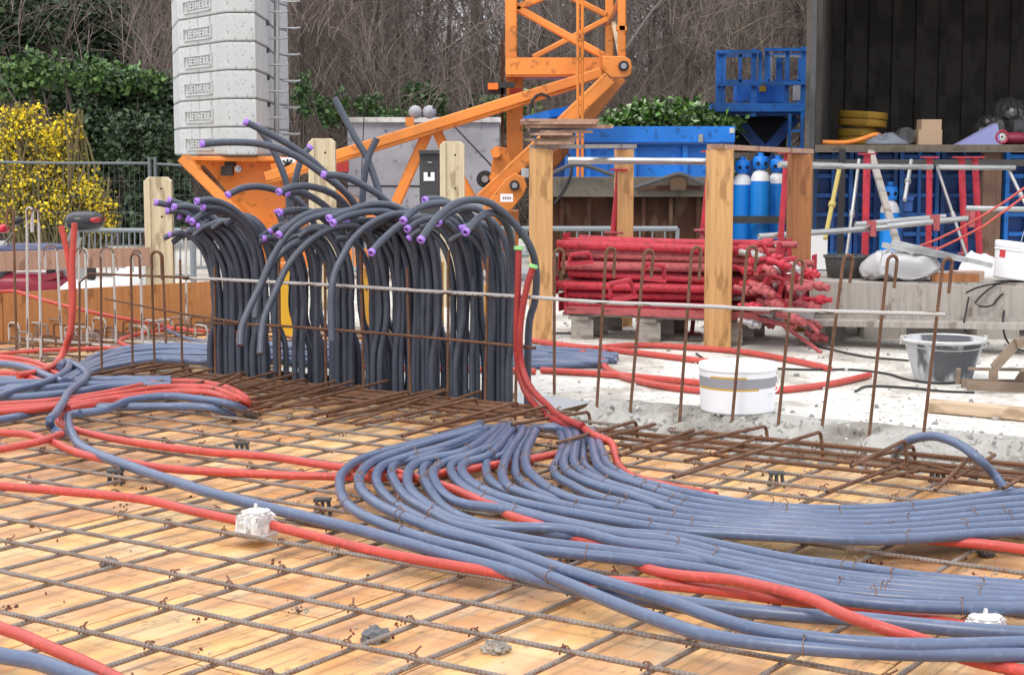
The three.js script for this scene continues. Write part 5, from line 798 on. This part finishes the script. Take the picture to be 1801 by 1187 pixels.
  { const p = onShelf(1722), s = new THREE.Shape(); s.moveTo(-.21, 0); s.lineTo(.17, 0); s.lineTo(.13, .185); s.closePath(); one('folded_board', new THREE.ExtrudeGeometry(s, { depth: .16, bevelEnabled: false }).translate(p.x, p.y, p.z - .05), mat([.27, .29, .55], .6), 'pale violet folded board standing as a wedge on the shelf', 'board');
    const c = onShelf(1757), q = thing('hand_cart', 'small red wheeled tool with a spoked wheel on the shelf', 'tool'); mesh('tyre', new THREE.TorusGeometry(.052, .014, 8, 24).translate(c.x, c.y + .066, c.z + .1), mat([.32, .02, .05], .5), q); for (let i = 0; i < 6; i++) mesh('spoke', boxG(.008, .09, .01).rotateZ(i * Math.PI / 6).translate(c.x, c.y + .066, c.z + .1), M.whitePaint, q); mesh('body', new THREE.SphereGeometry(.1, 20, 12).scale(1.5, .55, .8).translate(c.x + .13, c.y + .056, c.z + .03), mat([.22, .02, .05], .5), q); seat(q); }
  for (const [x, y, r, s] of [[1745, .0, .17, 1], [1790, 0, .2, 2], [1772, .17, .16, 3], [1830, .1, .2, 4]]) { const c = onShelf(x, 15.9), q = new THREE.IcosahedronGeometry(r, 4), a = q.attributes.position; for (let i = 0; i < a.count; i++) { const v = V(a.getX(i), a.getY(i), a.getZ(i)), n = v.clone().divideScalar(r); v.multiplyScalar(.72 + .5 * fbm(n.x * .5 + .5, n.y * .5 + n.z * .4 + .5, 7, 7, 3, 820 + s)); a.setXYZ(i, v.x, v.y, v.z); } q.computeVertexNormals(); q.translate(c.x, c.y + r * .75 + y, c.z); one('black_sack', q, mat([.035, .035, .038], .3), 'shiny black plastic sack heaped on the shelf behind the wedge', 'bag', 'black sacks on the shelf'); }
  // blue formwork panels below the shelf
  const zp = 14.9, panel = (x0, x1, m, label) => { const q = thing('formwork_panel', label, 'formwork panel', 'blue formwork panels under the shelf'); mesh('sheet', pbox(x0, 266, x1, 482, zp + .06, .02), M.blueDeep, q); for (const x of [x0, x1 - 7]) mesh('edge_rib', pbox(x, 265, x + 7, 482, zp - .02, .08), m, q); for (let y = 272; y < 470; y += 34) mesh('cross_rib', pbox(x0 + 7, y, x1 - 7, y + 7, zp, .06), m, q); mesh('mid_rib', pbox((x0 + x1) / 2 - 3, 266, (x0 + x1) / 2 + 3, 480, zp - .01, .05), m, q); return seat(q); };
  [[1430, 1500], [1503, 1578], [1582, 1652], [1655, 1735], [1768, 1850]].forEach(([a, b], i) => panel(a, b, i === 4 ? M.blue : i % 2 ? M.blueDeep : M.lift, i === 4 ? 'brightest blue formwork panel beyond the wooden upright' : 'blue ribbed formwork panel standing under the dark shelf'));
  one('leaning_sheet', pbox(1424, 404, 1456, 474, 13.2, .03), M.sheet, 'small white panel leaning beside the brown timber post', 'panel');
}
// red cords strung to the right
for (const [p, l] of [[[[1850, 292, 12], [1801, 332, 12], [1720, 385, 12], [1640, 425, 12], [1560, 452, 12]], 'upper red cord slanting in front of the blue panels'], [[[1850, 312, 11.8], [1801, 346, 11.8], [1730, 398, 11.8], [1650, 438, 11.8], [1605, 462, 11.8]], 'lower red cord slanting in front of the blue panels']]) one('taut_cord', tube(p.map(([x, y, d]) => D(x, y, d)), .009, { n: 6, step: .2 }), M.red, l, 'cord');
// ---------- plank platform with tub, bag, profiles, bucket ----------
{
  const yt = D(1600, 497, 10.75).y, z0 = -10.72; const x0 = D(1425, 500, 10.7).x, x1 = x0 + 2.2;
  const g = thing('plank_platform', 'grey plank platform behind the broad plank on edge', 'platform'); for (let i = 0; i < 4; i++) mesh('board', boxG(x1 - x0, .04, .27, (x0 + x1) / 2, yt - .02, z0 - .16 - i * .28), M.plankGrey, g); for (const x of [x0 + .2, x1 - .3]) mesh('trestle', boxG(.1, yt - .04 - SLAB, 1, x, SLAB + (yt - .04 - SLAB) / 2, z0 - .55), M.plankGrey, g); seat(g);
  const S = (px, d) => { const p = D(px, 490, d); return V(p.x, yt, p.z); };
  { const c = S(1489, 11.2), r = .152, q = thing('black_tub', 'black plastic tub standing on the plank platform', 'tub'); mesh('shell', lathe([[0, 0], [r * .82, 0], [r * .96, .135], [r * 1.03, .138], [r * 1.03, .15], [r * .92, .15], [r * .78, .02], [0, .02]], 32).translate(c.x, c.y, c.z), M.tubGrey, q); for (const s of [-1, 1]) mesh('grip', new THREE.TorusGeometry(.03, .007, 6, 14, Math.PI).rotateX(-Math.PI / 2).translate(c.x + s * .07, c.y + .15, c.z + .12), M.tubGrey, q); seat(q); }
  { const q = new THREE.SphereGeometry(1, 48, 28), a = q.attributes.position; for (let i = 0; i < a.count; i++) { const x = a.getX(i), y = a.getY(i), z = a.getZ(i), n = fbm(x * .5 + .5, y * .4 + z * .35 + .5, 6, 6, 5, 861) - .5; const tr = 1 - .35 * Math.max(0, y); a.setXYZ(i, (Math.sign(x) * Math.abs(x) ** .6 * tr + n * .35) * .25, Math.max(0, (Math.sign(y) * Math.abs(y) ** .6 * .5 + .5 + n * .6)) * .20, (z + n * .5) * .17); } q.computeVertexNormals(); const c = S(1584, 10.95); q.translate(c.x, c.y, c.z); one('plastic_sheeting', q, mat([.48, .48, .485], .35), 'crumpled translucent plastic sheeting heaped on the planks', 'sheeting'); }
  const pr = (a, b, label) => one('metal_profile', [beam(a, b, .028, .04), beam(a.clone().add(V(0, .014, .02)), b.clone().add(V(0, .014, .02)), .012, .006)], M.galv, label, 'profile'); pr(D(1552, 431, 10.9), D(1700, 458, 10.75), 'shorter bright metal channel lying on the plastic sheeting'); pr(D(1570, 426, 11.0), D(1746, 468, 10.7), 'longer grey metal channel lying on the plastic sheeting');
  one('brick_offcut', boxG(.2, .06, .12).rotateY(.2).translate(S(1700, 11).x, yt + .03, -11), mat([.50, .36, .30], .9), 'pinkish broken slab piece beside the white pail', 'rubble'); one('white_cloth', (() => { const q = new THREE.SphereGeometry(.14, 24, 14), a = q.attributes.position; for (let i = 0; i < a.count; i++) { const n = fbm(a.getX(i) * 3 + .5, a.getZ(i) * 3 + .5, 6, 6, 3, 871); a.setXYZ(i, a.getX(i), Math.max(0, a.getY(i)) * (.6 + n), a.getZ(i)); } q.computeVertexNormals(); const c = S(1722, 11.35); return q.translate(c.x, c.y, c.z); })(), M.bag, 'pale cloth lump behind the white pail', 'cloth'); one('timber_offcut', boxG(.30, .05, .1).rotateY(-.15).translate(S(1680, 10.85).x, yt + .026, -10.85), M.postBrown, 'brown timber offcut between sheeting and pail', 'timber');
  { const c = S(1781, 10.85), r = .135, h = .235, q = thing('white_pail', 'white lidded pail with a red label on the planks', 'bucket'), T = (k) => k.rotateZ(-.12).translate(c.x, c.y + .016, c.z); mesh('shell', T(lathe([[0, 0], [r * .88, 0], [r * .9, .01], [r, h * .84], [r * 1.0, h]], 32)), M.white, q); for (const y of [.8, .88, .96]) mesh('ring', T(new THREE.TorusGeometry(r * 1.0, .006, 6, 32).rotateX(Math.PI / 2).translate(0, h * y, 0)), M.white, q); mesh('lid', T(lathe([[0, h + .008], [r * .9, h + .008], [r * 1.04, h + .004], [r * 1.04, h - .02]], 32)), M.white, q); mesh('label', T(new THREE.CylinderGeometry(r * 1.0, r * .985, .05, 10, 1, true, -1.15, .35).translate(0, h * .68, 0)), mat([.6, .05, .06], .5), q); mesh('handle', T(tube([V(-r * .2, h * .9, r), V(.02, h * 1.7, r * .7), V(r * .9, h * 2.6, r * .3)], .003, { n: 5 })), M.galv, q); seat(q); }
  const loop = tube([D(1700, 515, 10.15), D(1722, 505, 10.1), D(1775, 496, 10.1), D(1750, 502, 10.1), D(1716, 535, 10.12), D(1745, 538, 10.1), D(1760, 520, 10.1), D(1790, 510, 10.1), D(1840, 520, 10.1)], .006, { n: 6, step: .04 }); one('cable', loop, M.rubber, 'black cable looped over the edge of the broad plank', 'cable'); one('cable', tube([D(1705, 522, 10.13), D(1700, 548, 10.1), D(1696, 568, 10.05), G(1720, 595, SLAB + .01), G(1740, 604, SLAB + .01)], .006, { n: 6 }), M.rubber, 'black cable hanging down from the broad plank to the slab', 'cable'); one('cable', tube([D(1790, 515, 10.1), D(1768, 545, 10.1), D(1766, 580, 10.0), G(1785, 612, SLAB + .01), G(1820, 620, SLAB + .01)], .006, { n: 6 }), M.rubber, 'black cable hanging beside the white pail', 'cable');
}
// yellow bin behind the first gap of the conduit row
{ const c = G(512, 588, SLAB), g = thing('yellow_bin', 'orange-yellow bin glimpsed between the upright conduits', 'bin'); const h = D(512, 470, -c.z).y - SLAB; mesh('body', bevG(.14, h, .2, .03).translate(c.x, SLAB + h / 2, c.z), M.yellow, g); mesh('lid', bevG(.16, .03, .22, .03).translate(c.x, SLAB + h + .016, c.z), M.orange, g); seat(g); }
for (const [x, top, w] of [[650, 470, .10], [726, 450, .1], [867, 500, .12], [600, 455, .08], [770, 460, .08]]) { const c = G(x, 586, SLAB), h = D(x, top, -c.z).y - SLAB; one('yellow_beam', bevG(w, h, .08, .006).translate(c.x, SLAB + h / 2, c.z), mat([.62, .34, .05], .7, { map: tWood }), 'yellow timber beam glimpsed between the upright conduits', 'timber', 'yellow beams behind the conduits'); }
// ---------- blue scissor lift ----------
{
  const g = thing('scissor_lift', 'blue scissor lift platform with guard rails beside the dark container', 'lift'), d = 19.5, m = M.lift, P = (n, a, b, c, e, t = .05, dd = 0, mm = m) => mesh(n, pbox(a, b, c, e, d + dd, t), mm, g);
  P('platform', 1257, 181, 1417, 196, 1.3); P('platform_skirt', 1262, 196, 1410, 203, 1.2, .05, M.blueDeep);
  for (const [x, w, y0, y1] of [[1260, 9, 90, 182], [1271, 6, 92, 182], [1322, 9, 86, 205], [1335, 6, 90, 150], [1346, 6, 88, 150], [1382, 7, 84, 182], [1410, 8, 82, 205]]) P('guard_post', x, y0, x + w, y1, .05, R(0, .03));
  for (const [a, b, y] of [[1262, 1338, 88], [1346, 1418, 84], [1262, 1338, 145], [1346, 1418, 143]]) P('guard_rail', a, y, b, y + 6, .05, -.03); for (const [a, b, y] of [[1262, 1338, 96], [1346, 1418, 94], [1262, 1418, 140]]) P('guard_rail', a, y, b, y + 4, .05, 1.2); for (const x of [1266, 1300, 1350, 1405]) P('guard_post', x, 96, x + 5, 182, .05, 1.2);
  P('control_box', 1296, 150, 1324, 178, .3, .4); P('motor_housing', 1331, 150, 1381, 180, .4, .3); P('warning_sticker', 1336, 151, 1348, 161, .01, .285, M.yellow); P('side_panel', 1366, 98, 1377, 142, .03, .5, M.lift); P('gate_bar', 1356, 96, 1360, 145, .03, .4, M.galv); P('gate_bar', 1358, 97, 1412, 101, .03, .4, M.galv); P('tool_tray', 1400, 150, 1410, 176, .2, .5, M.cabinet);
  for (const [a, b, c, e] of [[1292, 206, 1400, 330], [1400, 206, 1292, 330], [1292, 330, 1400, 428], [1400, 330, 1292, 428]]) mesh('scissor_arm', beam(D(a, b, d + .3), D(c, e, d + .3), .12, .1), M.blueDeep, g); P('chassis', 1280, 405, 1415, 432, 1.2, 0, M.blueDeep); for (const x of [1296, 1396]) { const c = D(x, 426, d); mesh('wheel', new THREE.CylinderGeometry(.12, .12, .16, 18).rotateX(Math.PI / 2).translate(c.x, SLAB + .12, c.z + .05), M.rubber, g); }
  for (const x of [1386, 1408]) P('ladder_rail', x, 200, x + 5, 410, .04, -.1); for (let y = 228; y < 400; y += 30) P('ladder_rung', 1391, y, 1408, y + 4, .03, -.08); P('under_box', 1292, 206, 1384, 268, .5, .7, M.black); seat(g);
}
// ---------- wooded bank ----------
const bankY = (x, z) => { const f = -z; const c = x / f, dip = Math.max(Math.exp(-(((c + .03) / .06) ** 2)), .8 * Math.exp(-(((c - .075) / .025) ** 2))); return SLAB - .02 + sst(22, 74, f) * (9.4 - 6.6 * dip) + (fbm(x * .02 + 9, z * .02 + 9, 64, 64, 4, 903) - .5) * 1.2 * sst(24, 34, f); };
{
  const nx = 120, nz = 50, pos = [], uv = [], idx = []; for (let j = 0; j <= nz; j++) for (let i = 0; i <= nx; i++) { const f = 21 + (j / nz) ** 1.4 * 120, x = (i / nx - .5) * f * 1.6; pos.push(x, bankY(x, -f), -f); uv.push(x, f); }
  for (let j = 0; j < nz; j++) for (let i = 0; i < nx; i++) { const a = j * (nx + 1) + i, b = a + 1, c = a + nx + 1; idx.push(a, b, c, b, c + 1, c); }
  const g = new THREE.BufferGeometry(); g.setAttribute('position', new THREE.Float32BufferAttribute(pos, 3)); g.setAttribute('uv', new THREE.Float32BufferAttribute(uv, 2)); g.setIndex(idx); g.computeVertexNormals(); struct('wooded_bank', g, mat([.32, .28, .26], 1, { map: tSoil }));
}
const tBark = tex(256, 512, (u, v) => { const n = fbm(u, v, 18, 10, 5, 921), m = fbm(u, v, 5, 5, 4, 925); return mix(mix([.30, .27, .25], [.52, .49, .46], n), [.42, .44, .36], sst(.55, .7, m) * .5); }, 1, 1.5);
const bark = [mat([.55, .50, .48], .95, { map: tBark }), mat([.38, .33, .31], .95, { map: tBark }), mat([1.0, .98, .97], .9, { map: tBark })], twigMat = [mat([.13, .10, .09], .95), mat([.085, .07, .064], .95), mat([.2, .17, .155], .95)];  // twig colours lightened in place of distance haze
function bareTree(px, depth, r, h, kind, label) {
  const p = D(px, 280, depth), base = V(p.x, bankY(p.x, p.z) - .1, p.z), g = thing('bare_tree', label, 'tree', 'bare trees on the bank'), T = [], L = [], S = [];
  const grow = (a, dirv, len, rad, lev) => {
    let q = a.clone(), d = dirv.clone(); const n = lev === 0 ? 7 : lev === 1 ? 4 : 3;
    for (let i = 0; i < n; i++) {
      d.add(V(R(-1, 1), R(-.3, .6), R(-1, 1)).multiplyScalar(lev === 0 ? .05 : .22)).normalize(); const e = q.clone().addScaledVector(d, len / n), r0 = rad * (1 - .75 * i / n), r1 = rad * (1 - .75 * (i + 1) / n);
      (lev === 0 ? T : lev < 3 ? L : S).push(rod(q, e, r0, lev === 0 ? 9 : lev === 1 ? 5 : 3, r1));
      if (lev < 4 && (lev > 0 || i > 0)) { const k = lev === 0 ? 3 : lev === 1 ? 2 : 2; for (let j = 0; j < k; j++) { const s = V(R(-1, 1), R(-.2, .9), R(-1, 1)).normalize().multiplyScalar(.9).add(d.clone().multiplyScalar(.55)).normalize(); grow(e, s, len * (lev === 0 ? R(.22, .4) : R(.4, .62)), Math.max(.004, r1 * R(.3, .5)), lev + 1 + (lev === 2 ? 1 : 0)); } }
      q = e;
    }
  };
  grow(base, V(R(-.06, .06), 1, R(-.06, .06)).normalize(), h, r, 0);
  mesh('trunk', T, bark[kind], g); if (L.length) mesh('branches', L, twigMat[kind], g); if (S.length) { const m = mesh('twigs', S, twigMat[kind], g); m.userData.kind = 'stuff'; }
  g.position.copy(base); for (const k of g.children) k.position.sub(base); return g;
}
{
  const lab = ['leafless brown tree with tangled twigs on the wooded bank', 'thin dark leafless tree on the wooded bank', 'pale smooth-barked leafless tree behind the crane mast'];
  for (const [x, d, r, h, k] of [[560, 30, .09, 7, 0], [600, 34, .08, 8, 1], [640, 27, .06, 6, 1], [690, 31, .07, 7, 1], [730, 26, .05, 5.5, 0], [745, 38, .12, 9, 0], [790, 30, .06, 7, 1], [826, 33, .10, 8, 2], [880, 32, .11, 8, 2], [930, 27, .05, 6, 0], [975, 36, .09, 8, 1], [1047, 24.5, .085, 8, 2], [1120, 28, .05, 6, 0], [1160, 34, .08, 8, 1], [1200, 27, .05, 6, 0], [1240, 31, .08, 7, 1], [1290, 29, .06, 7, 0], [1330, 35, .1, 8, 1], [1375, 28, .06, 6, 0], [1410, 32, .07, 7, 1], [250, 33, .09, 8, 0], [300, 30, .08, 7, 1], [160, 36, .1, 8, 0], [60, 34, .09, 8, 1], [535, 26, .05, 5.5, 0], [1090, 38, .1, 8, 0]]) bareTree(x, d, r, h, k, lab[k]);
}
{
  // the mass of twigs between the trunks, which nobody could count
  const sp = []; const fork = (a, d, l, r, lev) => { const e = a.clone().addScaledVector(d, l), dd = d.clone().add(V(R(-.5, .5), R(-.2, .5), R(-.5, .5))).normalize(), f = e.clone().addScaledVector(dd, l * .8); sp.push(rod(a, e, r, 3, r * .8), rod(e, f, r * .8, 3, r * .5)); if (lev) for (let i = 0; i < 2; i++) fork(rnd() < .5 ? e : f, d.clone().add(V(R(-1, 1), R(-.4, .7), R(-1, 1))).normalize(), l * R(.5, .8), r * .6, lev - 1); };
  for (let i = 0; i < 4; i++) fork(V(R(-.15, .15), R(-.1, .1), R(-.15, .15)), V(R(-1, 1), R(.1, 1.2), R(-1, 1)).normalize(), R(.2, .34), R(.0045, .008), 2);
  const g = join(sp), n = 15000, im = new THREE.InstancedMesh(g, mat([1, 1, 1], .95), n), m = new THREE.Matrix4(), q = new THREE.Quaternion(), e = new THREE.Euler(); im.name = 'bare_thicket'; im.userData.kind = 'stuff';
  for (let i = 0; i < n;) { const f = 24 + 40 * rnd() ** 1.3, x = R(-.36, .36) * f, u = rnd(), gap = Math.exp(-(((x / f + .03) / .05) ** 2)), gap2 = Math.exp(-(((x / f - .075) / .02) ** 2)), y = bankY(x, -f) + u ** 1.9 * (2.2 + f * .085); if (x / f > .155 && f < 31) continue; if (y > 1.3 + f * .03 && rnd() < gap * .88 + gap2 * .8) continue; const s = R(.7, 1.6) * f / 34; e.set(R(-.4, .4), R(0, 6.28), R(-.4, .4)); q.setFromEuler(e); m.compose(V(x, y, -f), q, V(s, s * R(.9, 1.4), s)); im.setMatrixAt(i, m); const k = R(.10, .30); im.setColorAt(i, lin(k * 1.05, k * R(.80, .88), k * R(.66, .78))); i++; }  // haze over the thicket is mixed into these pale tints
  im.castShadow = im.receiveShadow = true; scene.add(im);
}
// ---------- shrubs with leaves ----------
function leaves(clumps, n, size, colors, flat = .35) {
  const pos = [], nor = [], col = [], tw = clumps.reduce((a, c) => a + c[3] * c[4] * (c[6] ?? 1), 0); const v = [V(0, 0, 0), V(0, 0, 0), V(0, 0, 0), V(0, 0, 0)];
  for (const [cx, cy, cz, rx, ry, rz, dens = 1] of clumps) {
    const k = Math.round(n * rx * ry * dens / tw), subs = []; for (let i = 0; i < Math.max(6, k / 45); i++) { const d = V(R(-1, 1), R(-1, 1), R(-1, 1)).normalize().multiplyScalar(R(.45, 1)); subs.push(V(cx + d.x * rx, cy + d.y * ry, cz + d.z * rz)); }
    for (let i = 0; i < k; i++) {
      const o = pick(subs), c = o.clone().add(V(R(-1, 1) + R(-1, 1), R(-1, 1) + R(-1, 1), R(-1, 1) + R(-1, 1)).multiplyScalar(.11 * Math.min(1.6, rx + .4)));
      const a = V(R(-1, 1), R(-.7, .9), R(-1, 1)).normalize(), b = a.clone().cross(V(R(-1, 1), R(-1, 1), R(-1, 1))).normalize(), s = R(.6, 1.25) * size, w = s * flat, nn = a.clone().cross(b);
      const p0 = c, p1 = c.clone().addScaledVector(a, s * .5).addScaledVector(b, w).addScaledVector(nn, w * .3), p2 = c.clone().addScaledVector(a, s), p3 = c.clone().addScaledVector(a, s * .5).addScaledVector(b, -w).addScaledVector(nn, w * .3);
      const cl = pick(colors), t = R(.75, 1.25); for (const [x, y, z] of [[p0, p1, p2], [p0, p2, p3]]) { const fn = y.clone().sub(x).cross(z.clone().sub(x)).normalize(); for (const w_ of [x, y, z]) { pos.push(w_.x, w_.y, w_.z); nor.push(fn.x, fn.y, fn.z); col.push(cl[0] * t, cl[1] * t, cl[2] * t); } }
    }
  }
  const g = new THREE.BufferGeometry(); g.setAttribute('position', new THREE.Float32BufferAttribute(pos, 3)); g.setAttribute('normal', new THREE.Float32BufferAttribute(nor, 3)); g.setAttribute('color', new THREE.Float32BufferAttribute(col, 3)); g.setAttribute('uv', new THREE.Float32BufferAttribute(new Float32Array(pos.length / 3 * 2), 2)); return g;
}
const leafMat = new THREE.MeshPhysicalMaterial({ vertexColors: true, roughness: .5, side: THREE.DoubleSide, transmission: .0 }), petalMat = new THREE.MeshStandardMaterial({ vertexColors: true, roughness: .8, side: THREE.DoubleSide });
function shrub(name, label, cat, list, depth, n, size, colors, o = {}) { // list of clumps as pixel ellipses
  const g = thing(name, label, cat, o.group), cl = list.map(([x, y, rx, ry, dd = 0, dens]) => { const d = depth + dd, c = D(x, y, d), k = d / F; return [c.x, c.y, c.z, rx * k, ry * k, Math.min(1.2, rx * k * .8), dens]; });
  const crown = new THREE.Mesh(leaves(cl, n, size, colors, o.flat), o.mat ?? leafMat); crown.name = o.part ?? 'foliage'; crown.castShadow = crown.receiveShadow = true;
  const st = []; const b = V(cl.reduce((a, c) => a + c[0], 0) / cl.length, 0, cl.reduce((a, c) => a + c[2], 0) / cl.length); b.y = bankY(b.x, b.z);
  for (const c of cl) for (let i = 0; i < (o.stems ?? 5); i++) { const e = V(c[0] + R(-1, 1) * c[3], c[1] + R(-.3, 1) * c[4], c[2] + R(-.7, .7) * c[5]), f = V(b.x + (c[0] - b.x) * .6 + R(-.2, .2), b.y, b.z + R(-.2, .2)); st.push(tube([f, f.clone().lerp(e, .5).add(V(R(-.2, .2), R(0, .3), R(-.1, .1))), e], R(.008, .018), { n: 4, step: .3, caps: false })); }
  mesh('stems', st, o.bark ?? twigMat[0], g); g.add(crown); return seat(g);
}
const ever = [[.028, .055, .022], [.042, .078, .030], [.06, .10, .04], [.02, .036, .017]], dullLaurel = [[.05, .11, .03], [.075, .15, .035], [.11, .20, .05], [.03, .06, .02]], laurel = [[.07, .17, .03], [.10, .23, .035], [.15, .31, .05], [.05, .11, .02], [.32, .42, .24]], gold = [[.78, .58, .02], [.86, .66, .03], [.62, .46, .015], [.40, .32, .02], [.26, .24, .04]];  // leaf tones raised to paint in a light haze
shrub('evergreen_shrub', 'big dark evergreen shrub filling the corner behind the yellow bush', 'shrub', [[40, 40, 90, 70], [150, 50, 80, 70, 1], [70, 130, 100, 40], [-40, 110, 60, 90]], 25, 15000, .11, ever);
shrub('evergreen_shrub', 'dark evergreen hedge between the yellow bush and the ballast stack', 'shrub', [[230, 180, 80, 50], [260, 270, 60, 70, -1], [180, 250, 60, 70, -.5], [280, 350, 60, 60, -1], [210, 380, 70, 60], [300, 220, 40, 60], [110, 170, 60, 40, 1]], 22.5, 19000, .095, ever);
shrub('laurel_shrub', 'bright green laurel sprays above the yellow bush', 'shrub', [[50, 128, 70, 18], [150, 135, 70, 20], [240, 150, 50, 18], [20, 150, 40, 20]], 22.2, 3000, .10, dullLaurel);
shrub('ivy_shrub', 'sparse green ivy shrub beside the ballast stack', 'shrub', [[530, 160, 16, 36], [580, 190, 40, 30, 1], [660, 200, 50, 22, 1], [740, 180, 50, 30, 2], [880, 200, 60, 26, 2]], 23, 3200, .08, [[.03, .07, .02], [.05, .11, .03], [.08, .15, .04]]);
shrub('laurel_shrub', 'glossy green laurel hedge rising over the rim of the blue skip', 'shrub', [[1100, 215, 34, 26], [1150, 205, 40, 24], [1210, 208, 40, 26], [1262, 222, 34, 20], [1085, 290, 60, 60], [1200, 290, 90, 60], [925, 178, 16, 14, .5]], 19.6, 7500, .09, laurel);
shrub('forsythia', 'forsythia bush full of yellow blossom behind the site fence', 'shrub', [[30, 240, 60, 44], [90, 250, 56, 44], [10, 300, 60, 50], [100, 320, 70, 46], [150, 350, 48, 40], [60, 370, 90, 40], [125, 225, 18, 34], [185, 380, 26, 30], [40, 205, 40, 20]], 19.3, 7600, .042, gold, { flat: .5, part: 'blossom', mat: petalMat, stems: 26, bark: mat([.17, .14, .06], .9) });
scene.updateMatrixWorld(true);
renderer.render(scene, camera);
